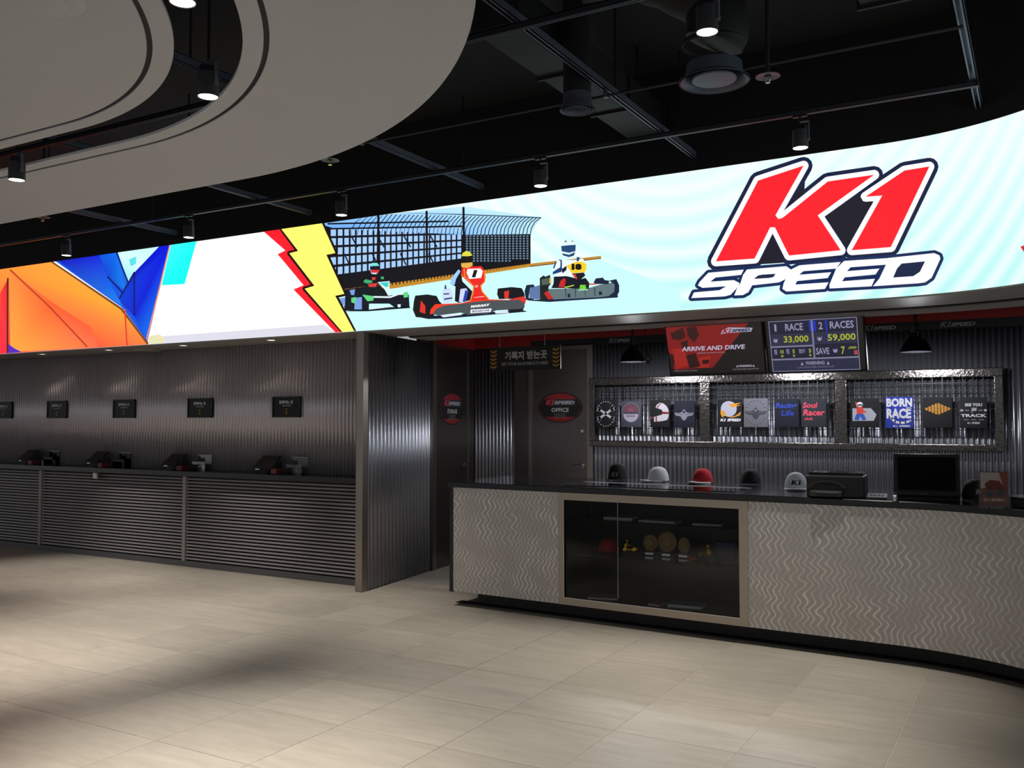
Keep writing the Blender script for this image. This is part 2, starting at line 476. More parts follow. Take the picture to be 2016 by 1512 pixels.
# bulkhead above the video wall, and the soffits under it
struct(band('wall_front', CEIL_BLACK, -14, S_END, rect(0.0, 0.14, ZT, 4.4)), 'black bulkhead wall above the bright video wall', 'wall')
so = band('ceiling', SOFFIT, -5.56, S_END, rect(0.0, 0.56, ZB - 0.012, ZB - 0.001))
struct(so, 'grey soffit running under the video wall above the counter', 'soffit')
band('slot', BLACK, -5.56, S_END, rect(0.56, 0.70, ZB + 0.05, ZB + 0.06), so)
band('slot_side', BLACK, -5.56, S_END, rect(0.70, 0.705, ZB - 0.006, ZB + 0.06), so)
band('slot_trim', STEEL, -5.2, S_END, rect(0.705, 0.722, ZB - 0.014, ZB + 0.05), so)
band('inner_soffit', SOFFIT, -5.56, S_END, rect(0.722, 1.06, ZB - 0.012, ZB + 0.05), so)
band('soffit_upstand', SOFFIT, -5.56, S_END, rect(1.05, 1.06, ZB + 0.05, 2.80), so)
struct(MB().bx(-6.6, 2.6, 7.85, 9.4, 2.80, 2.86).build('ceiling', CEIL_BLACK), 'dark ceiling over the staff area behind the counter', 'ceiling')
ns = MB().bx(-13.9, -5.60, 6.82, 7.40, ZB - 0.012, ZB - 0.001).build('ceiling', SOFFIT)
struct(ns, 'grey niche soffit with small downlights above the tablets', 'soffit')

def corrugated(b, p0, p1, z0, z1, nrm, pitch=0.048, amp=0.009, seg=8, zseg=1):
    p0, p1, nrm = Vector((*p0, 0)), Vector((*p1, 0)), Vector((*nrm, 0)).normalized()
    L = (p1 - p0).length; n = max(2, int(L / pitch * seg)); vs = []; fs = []
    for i in range(n + 1):
        t = L * i / n
        p = p0 + (p1 - p0) * (i / n) + nrm * (amp * math.sin(2 * math.pi * t / pitch))
        for k in range(zseg + 1): vs.append((p.x, p.y, z0 + (z1 - z0) * k / zseg))
    w = zseg + 1
    for i in range(n):
        for k in range(zseg): fs.append((i * w + k, (i + 1) * w + k, (i + 1) * w + k + 1, i * w + k + 1))
    b.add(vs, fs)
    return b
def sheet(name, m, *a, parent=None, thick=0.0015, **k):
    b = corrugated(MB(), *a, **k)
    me = bpy.data.meshes.new(name); me.from_pydata([tuple(p) for p in b.v], [], b.f); me.update()
    me.polygons.foreach_set('use_smooth', [True] * len(me.polygons)); me.materials.append(m)
    o = bpy.data.objects.new(name, me); COL.objects.link(o)
    if parent: o.parent = parent
    sm = o.modifiers.new('thickness', 'SOLIDIFY'); sm.thickness = thick; sm.offset = 0
    return o

# niche wall on the left, partition with its steel post, back wall
YN = 7.33
wl = MB().bx(-13.9, -5.70, YN + 0.012, YN + 0.10, 0, ZB + 0.05).build('wall_left', CHARC)
struct(wl, 'corrugated metal wall at the back of the long niche', 'wall')
sheet('corrugated_sheet', GALV_N, (-13.9, YN), (-5.70, YN), 1.05, ZB - 0.012, (0, -1), pitch=0.050, amp=0.012, parent=wl)

DV = Vector((-0.126, 0.992, 0)).normalized(); PV = Vector((-5.56, 6.88, 0)); NV = Vector((DV.y, -DV.x, 0))
def side(t, off=0.0, z=0.0): p = PV + DV * t + NV * off; return Vector((p.x, p.y, z))
def side_box(b, t0, t1, o0, o1, z0, z1):
    vs = [side(t, o, z) for z in (z0, z1) for t, o in ((t0, o0), (t1, o0), (t1, o1), (t0, o1))]
    return b.add(vs, [(0, 1, 2, 3), (7, 6, 5, 4), (0, 4, 5, 1), (1, 5, 6, 2), (2, 6, 7, 3), (3, 7, 4, 0)])
ws = side_box(side_box(MB(), 0.0, 2.60, -0.06, -0.012, 0, 2.455), 1.06, 2.60, -0.06, -0.012, 2.455, 2.80).build('wall_corridor', CHARC)
struct(ws, 'corrugated metal side wall between the niche and the doors', 'wall')
a, c = side(0.0), side(1.28)
sheet('corrugated_sheet', GALV, (a.x, a.y), (c.x, c.y), 0.005, ZB - 0.012, (NV.x, NV.y), pitch=0.072, amp=0.012, parent=ws)
side_box(MB(), 1.28, 1.335, -0.012, 0.028, 0, ZB + 0.06).build('end_trim', STEEL, ws)
side_box(MB(), 1.335, 2.60, -0.012, 0.002, 2.46, 2.80).build('red_panel', RED, ws)
side_box(MB(), 2.19, 2.60, -0.012, 0.004, 0, 2.46).build('plain_panel', DOOR_STEEL, ws)
pst = MB().bx(-5.635, -5.552, 6.795, 6.875, 0, ZB - 0.012, 0.003).build('trim_1', STEEL)
struct(pst, 'brushed steel corner post beside the corrugated side wall', 'post')

wb = MB().bx(-6.0, 2.4, YB + 0.012, YB + 0.12, 0, 2.80).build('wall_back', CHARC)
struct(wb, 'corrugated metal back wall with red and black bands', 'wall')
sheet('corrugated_sheet', GALV, (-4.29, YB), (2.4, YB), 0.02, 2.456, (0, -1), pitch=0.048, parent=wb)
sheet('corrugated_sheet', GALV, (-5.90, YB), (-5.30, YB), 0.02, 2.476, (0, -1), pitch=0.048, parent=wb)
MB().bx(-5.30, -5.10, YB - 0.012, YB + 0.012, 0, 2.476).build('plain_panel', DOOR_STEEL, wb)
MB().bx(-6.0, 2.4, YB - 0.014, YB + 0.012, 2.535, 2.80).build('red_band', RED, wb)
MB().bx(-6.0, -5.10, YB - 0.013, YB + 0.012, 2.476, 2.535).build('red_band', RED, wb)
bk = MB().bx(-4.28, 2.4, YB - 0.018, YB + 0.012, 2.456, 2.535).build('black_band', BANDK, wb)
struct(MB().bx(2.4, 2.52, 6.9, 9.37, 0, 2.80).build('wall_right', CHARC), 'dark wall closing the staff area at the right', 'wall')
struct(MB().bx(-14.02, -13.9, 6.7, 7.43, 0, 4.4).build('wall_end', CHARC), 'dark wall at the far left end of the niche', 'wall')
bfn = plane_fn((0, YB - 0.018, 0), (1, 0, 0), (0, 0, 1), (0, -1, 0))
def speed_logo(parent, fn, c, w, m1, m2, layer=2, flip=False):
    letters(parent, fn, 'K1', (c[0] - w * 0.34, c[1]), w * 0.26, w * 0.17, m1, layer, 0.05, 0.35, flip)
    letters(parent, fn, 'SPEED', (c[0] + w * 0.15, c[1] - (-0.02 if flip else 0.02) * w), w * 0.66, w * 0.12, m2, layer, 0.04, 0.35, flip)
for u, v in ((1225, 672), (1733, 648), (1886, 639)):
    p = at_y(u, v, YB)
    speed_logo(bk, bfn, (p.x, 2.497), 0.30, ink((120, 116, 120)), ink((150, 148, 152)))

# doors
def oval_sign(parent, fn, c, a, b, word):
    parent = flat('oval_plate', parent, fn, [disc(c, a, b, 40)], ink((14, 12, 14)), 3)
    flat('red_rim', parent, fn, [disc(c, a * 0.94, b * 0.93, 40)], ink((128, 24, 30)), 4)
    # black centre band and dark lower half leave the rim red above and below
    flat('black_centre', parent, fn, [[(c[0] - a * .93, c[1] + b * .12), (c[0] - a * .75, c[1] + b * .55), (c[0] + a * .75, c[1] + b * .55), (c[0] + a * .93, c[1] + b * .12),
        (c[0] + a * .93, c[1] - b * .12), (c[0] + a * .72, c[1] - b * .62), (c[0] - a * .72, c[1] - b * .62), (c[0] - a * .93, c[1] - b * .12)]], ink((14, 13, 16)), 5)
    flat('grey_strip', parent, fn, [[(c[0] - a * .55, c[1] + b * .12), (c[0] - a * .5, c[1] + b * .55), (c[0] + a * .62, c[1] + b * .55), (c[0] + a * .7, c[1] + b * .12)]], ink((44, 46, 54)), 6)
    letters(parent, fn, 'K1', (c[0] - a * .45, c[1] + b * .34), a * .34, b * .34, ink((190, 40, 60)), 7, 0.05, 0.3)
    letters(parent, fn, 'SPEED', (c[0] + a * .2, c[1] + b * .32), a * .9, b * .22, ink((170, 170, 180)), 7, 0.04, 0.3)
    letters(parent, fn, word, (c[0], c[1] - b * .16), a * .78, b * .27, ink((178, 174, 176)), 7, 0.03)
    for k in range(3):
        letters(parent, fn, ('DO NOT ENTER', 'AUTHORIZED', 'PERSONNEL ONLY')[k], (c[0], c[1] - b * (.42 + .11 * k)), a * (.55, .5, .62)[k], b * .07, ink((130, 128, 130)), 7, 0.0)
d1 = side_box(MB(), 1.36, 2.16, -0.012, 0.022, 0.01, 2.43).build('door_1', DOOR_STEEL)
struct(d1, 'brushed steel storage door with an oval sign', 'door')
side_box(MB(), 2.16, 2.20, -0.012, 0.03, 0.0, 2.46).build('door_frame', STEEL, d1)
side_box(MB(), 1.335, 1.36, -0.012, 0.03, 0.0, 2.46).build('door_frame', STEEL, d1)
side_box(MB(), 1.335, 2.20, -0.012, 0.03, 2.43, 2.46).build('door_frame', STEEL, d1)
def lever(parent, o, along, out):
    o, along, out = Vector(o), Vector(along), Vector(out)
    b = MB()
    rot = out.to_track_quat('Z', 'Y').to_matrix()
    b.lathe(o, [(0.026, 0), (0.026, 0.008), (0.011, 0.012), (0.011, 0.05)], 16, rot=rot)
    b.tube([o + out * 0.05 - along * 0.01, o + out * 0.05 + along * 0.06, o + out * 0.046 + along * 0.12], [0.011, 0.010, 0.008], 10)
    return b.build('handle', CHROME, parent, 40)
lever(d1, side(2.06, 0.022, 1.10), -DV, NV)
sfn = plane_fn(side(0, 0.022, 0), DV, (0, 0, 1), NV)
oval_sign(d1, sfn, (1.75, 1.75), 0.315, 0.185, 'STORAGE')
d2 = MB().bx(-5.06, -4.36, YB - 0.02, YB + 0.012, 0.01, 2.42).build('door_2', DOOR_STEEL)
struct(d2, 'brushed steel office door with an oval sign', 'door')
for x0, x1, z0, z1 in ((-5.10, -5.06, 0, 2.46), (-4.36, -4.29, 0, 2.46), (-5.06, -4.36, 2.42, 2.46)):
    MB().bx(x0, x1, YB - 0.035, YB + 0.012, z0, z1).build('door_frame', STEEL, d2)
dfn = plane_fn((0, YB - 0.02, 0), (1, 0, 0), (0, 0, 1), (0, -1, 0))
oval_sign(d2, dfn, (-4.70, 1.765), 0.282, 0.172, 'OFFICE')
lever(d2, (-4.42, YB - 0.02, 1.12), (-1, 0, 0), (0, -1, 0))
MB().lathe((-4.42, YB - 0.02, 1.50), [(0.018, 0), (0.018, 0.012)], 14, rot=Vector((0, -1, 0)).to_track_quat('Z', 'Y').to_matrix()).build('lock', CHROME, d2)

# ================================================================== VIDEO WALL
def led_at(u, v):
    """Photo pixel -> (s, z) on the face of the video wall."""
    d = ray(u, v)
    t = YF / d.y
    if d.x * t <= X0: return d.x * t, EYE + d.z * t
    A = d.x ** 2 + d.y ** 2; B = -2 * (d.x * CC.x + d.y * CC.y); Cq = CC.x ** 2 + CC.y ** 2 - RC ** 2
    t = (-B + math.sqrt(max(0, B * B - 4 * A * Cq))) / (2 * A)
    return X0 + RC * math.atan2(d.x * t - CC.x, d.y * t - CC.y), EYE + d.z * t
def led_fn(u, v, k):
    s, z = led_at(u, v)
    z = min(max(z, ZB + 0.001), ZT - 0.001)
    return wall_pt(s, -0.0010 * k - 0.0004, z)
vw = empty('video_wall', (-6.3, YF, ZB))
tag(vw, 'long curved video wall showing go-karts and a red racing logo above the counters', 'screen')
vwp = Matrix.Translation((6.3, -YF, -ZB))
def to_vw(o): o.matrix_parent_inverse = vwp; return o
cab = to_vw(band('cabinet', BLACK, -13.9, S_END, rect(0.002, 0.12, ZB, ZT), vw))
b = MB(); ss = s_list(-13.9, S_END)
b.add([wall_pt(s, 0.0, z) for s in ss for z in (ZB, ZT)], [(2 * i, 2 * i + 2, 2 * i + 3, 2 * i + 1) for i in range(len(ss) - 1)])
pic = to_vw(finish(b, 'picture', led_back_mat(), vw))
uvl = pic.data.uv_layers.new(name='UVMap')
for lp in pic.data.loops:
    i = lp.vertex_index; uvl.data[lp.index].uv = (ss[i // 2] + 10, ZB if i % 2 == 0 else ZT)
def L(off, sc):
    return lambda pts: [(off[0] + x / sc, off[1] + y / sc) for x, y in pts]
def P(name, polys, col, layer): return (flat(name, pic, led_fn, polys, led(col), layer))
def S(name, polys, r, col, layer, closed=True, fill=True): return (stroke(name, pic, led_fn, polys, r, led(col), layer, closed, fill))
def T(s, c, w, h, col, layer, **k): return (letters(pic, led_fn, s, c, w, h, led(col), layer, flip=True, **k))
def grad(name, poly, cols, layer):
    """A picture polygon with a colour per corner (screen image gradient)."""
    o = (flat(name, pic, led_fn, [poly], gradient_mat, layer))
    ca = o.data.color_attributes.new('picture_colour', 'FLOAT_COLOR', 'POINT')
    for i, c in enumerate(cols): ca.data[i].color = (*lin(c), 1)
    return o
gradient_mat = bpy.data.materials.new('video_wall_gradient'); gradient_mat.use_nodes = True
_b = gradient_mat.node_tree.nodes['Principled BSDF']; _b.inputs['Base Color'].default_value = (0.01, 0.01, 0.01, 1)
_a = gradient_mat.node_tree.nodes.new('ShaderNodeVertexColor'); _a.layer_name = 'picture_colour'
gradient_mat.node_tree.links.new(_a.outputs[0], _b.inputs['Emission Color']); _b.inputs['Emission Strength'].default_value = LED_GAIN

# --- abstract colour picture on the left
A = L((0, 450), 2.88)
P('white_ground', [A([(-900, 400), (-900, 800), (1990, 640), (1990, 560), (1820, 350), (1600, -40), (1000, 60), (0, 210)])], (255, 255, 255), 1)
P('grey_band', [A([(930, 610), (1840, 545), (1900, 595), (840, 660)])], (222, 220, 232), 2)
P('yellow_patch', [A([(838, 650), (850, 610), (905, 600), (940, 625), (925, 655)])], (232, 226, 180), 3)
grad('orange_field', A([(-900, 330), (40, 212), (300, 178), (690, 450), (838, 648), (845, 668), (480, 690), (-900, 800)]),
     [(255, 120, 40), (255, 150, 50), (255, 165, 60), (255, 168, 48), (255, 130, 60), (255, 120, 50), (255, 70, 48), (255, 40, 40)], 3)
grad('orange_glow', A([(60, 240), (300, 420), (520, 560), (560, 670), (480, 680), (60, 700)]),
     [(255, 140, 60), (255, 92, 42), (255, 96, 48), (255, 110, 70), (255, 90, 60), (255, 170, 60)], 4)
grad('red_sliver', A([(-900, 420), (0, 372), (45, 290), (46, 715), (-900, 800)]), [(255, 60, 40), (255, 60, 50), (225, 30, 30), (255, 30, 60), (255, 30, 40)], 5)
S('seam', [A([(62, 236), (280, 440), (495, 668)])], 1.6, (190, 60, 30), 6, False)
S('seam', [A([(47, 285), (45, 712)])], 1.6, (70, 10, 20), 6, False)
P('purple_corner', [A([(50, 655), (85, 680), (125, 700), (50, 712)])], (80, 30, 190), 6)
S('seam', [A([(300, 190), (690, 455), (838, 650)])], 2.2, (120, 70, 30), 5, False)
P('blue_ground', [A([(318, 182), (670, 132), (728, 300), (905, 90), (960, 90), (915, 310), (838, 640), (692, 446)])], (6, 84, 226), 4)
grad('blue_facet', A([(335, 180), (565, 148), (640, 330), (695, 440), (560, 350)]), [(10, 20, 190), (20, 30, 220), (0, 100, 235), (30, 130, 235), (20, 100, 220)], 6)
grad('blue_facet', A([(565, 148), (665, 130), (728, 300), (705, 345), (615, 275)]), [(0, 80, 220), (0, 110, 240), (10, 90, 220), (10, 120, 230), (0, 70, 210)], 7)
grad('pale_facet', A([(672, 130), (905, 90), (800, 225), (728, 295)]), [(210, 255, 250), (200, 245, 255), (220, 255, 255), (150, 235, 245)], 7)
P('teal_patch', [A([(735, 175), (775, 160), (775, 200), (745, 215)])], (90, 225, 235), 8)
grad('blue_facet', A([(905, 88), (967, 78), (915, 310), (835, 622), (765, 500), (700, 430), (682, 395), (765, 250)]),
     [(0, 20, 220), (0, 20, 225), (0, 60, 235), (0, 110, 240), (0, 30, 210), (20, 20, 150), (0, 60, 210), (0, 10, 190)], 8)
S('blue_edge', [A([(765, 250), (682, 395)]), A([(615, 275), (695, 360)]), A([(765, 250), (765, 490)]), A([(665, 135), (728, 300)])], 1.6, (10, 20, 110), 9, False)
S('orange_edge', [A([(967, 85), (915, 310), (836, 625)])], 1.3, (240, 140, 90), 9, False)
S('red_edge', [A([(712, 460), (724, 662)])], 1.4, (220, 60, 40), 9, False)
grad('cyan_block', A([(972, 70), (1118, 50), (1085, 190), (1050, 315), (920, 322)]), [(60, 255, 250), (30, 255, 245), (20, 255, 245), (0, 250, 240), (20, 245, 245)], 8)

# --- grandstand, fence and track kerb
G = L((640, 420), 2.88)
P('stand_shade', [G([(-40, 20), (90, 445), (1166, 292), (1166, 116), (760, 60), (300, -10)])], (16, 16, 24), 2)
grad('roof_glow', G([(-30, 60), (300, -12), (790, -40), (1225, 25), (1166, 118), (790, 122), (60, 88)]),
     [(130, 190, 250), (150, 205, 255), (200, 240, 255), (190, 235, 240), (190, 235, 245), (140, 200, 250), (110, 170, 250)], 3)
ribs = []
for i in range(44):
    x = 330 + i * (835 / 43.0) * (1.0 - 0.0 * i)
    x = 150 + (1165 - 150) * (i / 43.0) ** 0.9
    ribs.append(G([(x, 120), (x + 6, 85), (x + 24, 52), (x + 58, 26 - (1165 - x) * 0.022)]))
S('roof_rib', ribs, 0.9, (30, 50, 90), 4, False)
S('roof_edge', [G([(420, -6), (800, 8), (1225, 25)])], 1.0, (40, 70, 110), 4, False)
cells = []; fine = []
yl = [92, 142, 196, 250, 308, 366, 420]; yr = [78, 120, 158, 194, 230, 264, 300]
for r in range(5):
    for cidx in range(23):
        x0 = 34 + 748 * (cidx / 23.0) ** 0.93; x1 = 34 + 748 * ((cidx + 0.70) / 23.0) ** 0.93
        def yy(x, k): f = (x - 40) / 740.0; return yl[k] + (yr[k] - yl[k]) * f
        def ye(x, k): return yy(x, k) + (yy(x, k + 1) - yy(x, k)) * 0.74
        cells.append(G([(x0, yy(x0, r)), (x1, yy(x1, r)), (x1, ye(x1, r)), (x0, ye(x0, r))]))
for r in range(11):
    for cidx in range(18):
        x = 800 + cidx * 20.2; y = 126 + r * 14.0
        if y + 10 > 430 - (x - 100) * 0.1315 - 30: continue
        fine.append(G([(x, y), (x + 11, y), (x + 11, y + 8), (x, y + 8)]))
P('window_cell', cells, (165, 205, 250), 4)
P('mesh_cell', fine, (110, 140, 165), 4)
S('stand_pole', [G([(305, -8), (300, 330)]), G([(578, -8), (580, 300)]), G([(787, -30), (790, 250)])], 2.2, (14, 14, 22), 6, False)
S('stand_rail', [G([(20, 60), (700, 46)]), G([(40, 88), (780, 74)])], 1.6, (14, 14, 22), 5, False)
for k in range(4): S('seat_brace', [G([(150 + k * 150, 130 + 0 * k), (185 + k * 150, 190)]), G([(110 + k * 160, 230), (140 + k * 160, 290)])], 1.4, (18, 20, 34), 5, False)
P('stand_foot', [G([(80, 385), (1166, 268), (1166, 292), (95, 432)])], (18, 16, 22), 5)
P('kerb', [G([(95, 432), (380, 396), (1165, 286), (1566, 242), (1566, 256), (1165, 304), (380, 428), (110, 455)])], (196, 138, 44), 6)
tick = []
for i in range(52):
    f = (i / 52.0) ** 0.82; x = 140 + f * 1010
    yt = 428 - (x - 100) * 0.1345; h = 20 - 13 * f; w = 9 - 6 * f
    tick.append(G([(x, yt + 4), (x + w, yt + 3), (x + w, yt + h), (x, yt + h + 2)]))
P('kerb_slot', tick, (46, 26, 18), 7)
S('kerb_line', [G([(1165, 302), (1566, 256)])], 1.0, (110, 90, 70), 7, False)
P('track', [G([(30, 690), (110, 452), (700, 376), (1166, 303), (1560, 262), (2016, 440), (2016, 640), (100, 760)])], (203, 250, 250), 1)

# --- kart with number 1
K = L((800, 480), 8.064)
def kp(polys, col, layer): P('kart_picture', [K(p) for p in polys], col, layer)
kp([[(130, 1150), (350, 1195), (620, 1190), (1930, 1078), (1850, 1050), (500, 1140)]], (14, 20, 50), 7)
kp([[(150, 825), (340, 805), (490, 830), (530, 910), (580, 960), (410, 1185), (160, 1165), (112, 1050), (130, 900)],
    [(1460, 712), (1680, 688), (1840, 705), (1885, 800), (1890, 870), (1480, 880), (1448, 800)], [(1600, 1040), (1890, 985), (1850, 1065), (1750, 1085), (1640, 1070)]], (20, 20, 26), 8)
kp([[(240, 900), (310, 990), (312, 1110), (222, 1085)], [(1560, 760), (1640, 745), (1630, 870), (1570, 880)], [(1640, 885), (1870, 835), (1912, 880), (1890, 965), (1640, 905)]], (225, 50, 40), 9)
kp([[(590, 720), (700, 695), (760, 800), (740, 900), (700, 940), (590, 950), (575, 800)]], (205, 222, 246), 9)
kp([[(620, 660), (640, 655), (650, 720), (615, 720)], [(600, 790), (690, 785), (690, 805), (600, 810)], [(610, 870), (740, 850), (740, 872), (610, 895)]], (30, 60, 110), 10)
kp([[(860, 380), (900, 600), (1000, 700), (1060, 760), (1020, 900), (840, 940), (780, 910), (790, 680), (710, 640), (740, 520)]], (18, 18, 30), 10)
kp([[(840, 408), (872, 440), (800, 560), (775, 660), (700, 640), (730, 540)]], (160, 206, 255), 11)
kp([[(870, 720), (965, 708), (985, 760), (945, 925), (845, 925)]], (205, 215, 250), 11)
kp([[(950, 730), (985, 760), (945, 925), (905, 925)]], (30, 60, 180), 12)
kp([[(890, 400), (960, 372), (1200, 358), (1250, 420), (1275, 540), (1250, 620), (1190, 670), (1210, 760), (1300, 860), (1345, 905), (1020, 930), (1070, 780), (1080, 690), (940, 560), (885, 480)]], (238, 40, 34), 12)
S('kart_trim', [K([(930, 400), (940, 520), (1080, 680), (1070, 780), (1030, 900)]), K([(1255, 430), (1260, 600), (1195, 670), (1215, 760), (1330, 890)])], 1.0, (240, 150, 50), 13, False)
kp([[(985, 402), (1190, 396), (1228, 440), (1200, 545), (1010, 562), (968, 460)]], (250, 252, 255), 13)
T('1', K([(1098, 478)])[0], 7, 14.5, (20, 20, 26), 14, bold=0.06, shear=0.3)
kp([[(1090, 850), (1250, 830), (1250, 845), (1080, 862)], [(1100, 665), (1150, 655), (1150, 690), (1110, 700)]], (250, 170, 160), 13)
kp([[(890, 200), (905, 150), (960, 118), (1020, 130), (1055, 185), (1060, 200)]], (222, 222, 70), 12)
kp([[(885, 215), (965, 205), (1062, 190), (1074, 295), (885, 305)]], (24, 22, 14), 13)
kp([[(880, 312), (1062, 297), (1064, 350), (990, 388), (890, 378)]], (226, 178, 74), 13)
kp([[(385, 1120), (400, 1040), (470, 962), (620, 955), (880, 945), (1030, 905), (1330, 885), (1650, 895), (1700, 900), (800, 1020), (470, 1110)]], (240, 60, 34), 13)
kp([[(430, 1118), (500, 1030), (600, 985), (900, 955), (1040, 932), (1250, 908), (1640, 898), (1810, 892), (1880, 940), (1892, 990), (1840, 1035), (1440, 1060), (1300, 1115), (1000, 1130), (880, 1095), (520, 1140)]], (74, 82, 86), 14)
kp([[(1035, 1048), (1370, 1028), (1352, 1085), (1030, 1105)]], (240, 242, 250), 15)
T('MARGAY', K([(1190, 985)])[0], 37, 5.0, (245, 245, 250), 15, bold=0.06, shear=0.2, slope=-0.1)
T('BRIDGESTONE', K([(1196, 1067)])[0], 34, 3.6, (90, 100, 130), 16, bold=0.05, slope=-0.07)
kp([[(560, 1140), (880, 1110), (900, 1130), (600, 1170)], [(1420, 1080), (1620, 1070), (1640, 1100), (1430, 1110)]], (225, 235, 252), 15)

# --- kart with number 18
K = L((1020, 460), 9.164)
kp([[(150, 1205), (560, 1235), (1800, 1155), (1815, 1115), (650, 1170)]], (20, 34, 66), 7)
kp([[(540, 1000), (1280, 985), (1480, 925), (1700, 885), (1780, 850), (1832, 940), (1800, 1105), (1480, 1150), (650, 1190), (540, 1130)]], (98, 118, 122), 8)
kp([[(1650, 850), (1780, 823), (1832, 930), (1832, 1050), (1795, 1122), (1640, 1132), (1740, 1050), (1752, 920)], [(1370, 885), (1410, 810), (1540, 795), (1570, 840), (1655, 852), (1640, 912), (1400, 912)],
    [(125, 1040), (160, 930), (290, 918), (310, 960), (220, 980), (200, 1160), (300, 1190), (270, 1212), (150, 1195)], [(900, 1090), (950, 1085), (950, 1150), (910, 1155)], [(1460, 1050), (1520, 1045), (1525, 1105), (1470, 1110)]], (22, 36, 60), 9)
kp([[(205, 985), (400, 930), (430, 1185), (215, 1185)]], (96, 120, 168), 8)
kp([[(850, 985), (870, 1150), (885, 1150), (870, 985)], [(1030, 985), (1035, 1150), (1050, 1150), (1050, 985)], [(1210, 1000), (1215, 1140), (1225, 1140), (1225, 1000)], [(1380, 980), (1385, 1120), (1405, 1120), (1400, 975)]], (52, 70, 84), 9)
kp([[(400, 805), (470, 755), (500, 780), (585, 745), (605, 900), (560, 960), (545, 1212), (408, 1212)]], (26, 34, 34), 9)
kp([[(432, 830), (560, 800), (560, 920), (440, 932)]], (80, 96, 92), 10)
kp([[(572, 800), (612, 822), (600, 900), (572, 905)]], (230, 180, 60), 10)
kp([[(480, 1080), (540, 1030), (650, 1172), (560, 1192)], [(740, 965), (780, 850), (840, 808), (875, 832), (850, 975)]], (196, 40, 44), 12)
kp([[(690, 500), (800, 465), (900, 478), (1060, 478), (1180, 450), (1210, 530), (1050, 580), (970, 790), (780, 805), (640, 740), (635, 620)]], (236, 250, 255), 9)
kp([[(725, 470), (800, 478), (802, 640), (800, 690), (700, 720), (632, 740), (640, 690), (770, 610), (775, 500)], [(1068, 425), (1125, 430), (1100, 500), (1068, 500)], [(640, 620), (690, 500), (710, 510), (660, 640)]], (24, 62, 120), 10)
kp([[(655, 780), (880, 768), (980, 790), (1130, 830), (1225, 800), (1295, 890), (1285, 1005), (850, 985), (610, 985), (650, 900)], [(800, 640), (890, 580), (880, 660), (810, 720)]], (18, 20, 34), 10)
kp([[(885, 582), (1060, 508), (1180, 512), (1248, 560), (1242, 660), (1200, 700), (980, 718)]], (250, 208, 44), 11)
T('18', K([(1068, 602)])[0], 20, 12.5, (24, 16, 16), 12, bold=0.09)
kp([[(980, 722), (1200, 704), (1222, 760), (1130, 842), (1060, 832)]], (26, 22, 26), 11)
kp([[(985, 735), (1040, 730), (1080, 810), (1060, 832)], [(1290, 905), (1430, 900), (1430, 922), (1290, 928)]], (206, 70, 60), 12)
kp([disc((920, 285), 142, 165, 24)], (226, 246, 252), 11)
kp([[(788, 228), (900, 215), (1052, 205), (1046, 320), (930, 350), (800, 322)], [(800, 355), (930, 385), (1042, 335), (1020, 400), (930, 428), (830, 400)]], (34, 74, 118), 12)
kp([[(840, 150), (870, 125), (900, 160)], [(960, 145), (1000, 130), (1015, 150)]], (40, 70, 90), 12)
kp([[(850, 965), (1020, 925), (1025, 942), (860, 985)]], (170, 220, 60), 12)
T('5', K([(1182, 968)])[0], 14, 8.5, (120, 220, 60), 13, bold=0.08)
kp([[(1090, 1018), (1270, 1000), (1270, 1020), (1095, 1032)]], (170, 235, 200), 12)

# --- green kart
K = L((640, 500), 10.61)
kp([[(420, 1200), (900, 1200), (1790, 1130), (1770, 1090), (900, 1140)], [(430, 740), (800, 690), (1000, 690), (1400, 860), (1760, 850), (1775, 1120), (1500, 1140), (1350, 1040), (930, 1040), (925, 1160), (780, 1175), (420, 1190), (410, 1080), (430, 900)]], (18, 22, 36), 7)
kp([[(280, 930), (430, 910), (430, 1080), (360, 1060)], [(640, 920), (780, 900), (780, 1160), (620, 1160)], [(520, 760), (640, 740), (620, 860), (560, 860)]], (120, 160, 225), 8)
kp([[(560, 920), (660, 900), (640, 1040), (560, 1010)], [(790, 850), (1030, 885), (1020, 975), (900, 992)], [(1640, 820), (1740, 790), (1750, 900), (1660, 920)]], (96, 214, 130), 9)
kp([[(830, 540), (1000, 560), (1250, 740), (1345, 885), (1000, 885), (820, 830)]], (16, 26, 30), 8)
kp([[(1110, 592), (1362, 570), (1352, 680), (1395, 865), (1330, 876), (1250, 732)]], (214, 250, 252), 9)
kp([[(1150, 605), (1340, 590), (1330, 680), (1290, 700)]], (50, 206, 200), 10)
S('kart_trim', [K([(1040, 900), (1370, 905), (1640, 805)])], 1.6, (230, 252, 252), 10, False)
kp([[(812, 570), (860, 530), (1000, 560), (1000, 605), (900, 620), (830, 600)], [(1180, 470), (1240, 480), (1240, 530), (1180, 530)]], (60, 170, 110), 9)
kp([[(910, 632), (1110, 608), (1080, 692), (930, 692)], [(990, 490), (1070, 490), (1060, 545), (1000, 550)]], (214, 60, 60), 10)
kp([[(960, 255), (1000, 190), (1100, 190), (1150, 250)]], (120, 230, 220), 9)
kp([[(955, 262), (1155, 250), (1158, 335), (955, 335)]], (26, 22, 36), 10)
kp([[(955, 338), (1158, 332), (1125, 392), (990, 395)]], (220, 50, 50), 10)
kp([[(955, 345), (990, 396), (1120, 396), (1070, 428), (990, 420)]], (220, 225, 245), 11)
kp([[(930, 1112), (1330, 1078), (1320, 1118), (930, 1165)], [(1520, 1060), (1590, 1050), (1590, 1110), (1540, 1120)]], (214, 250, 252), 9)

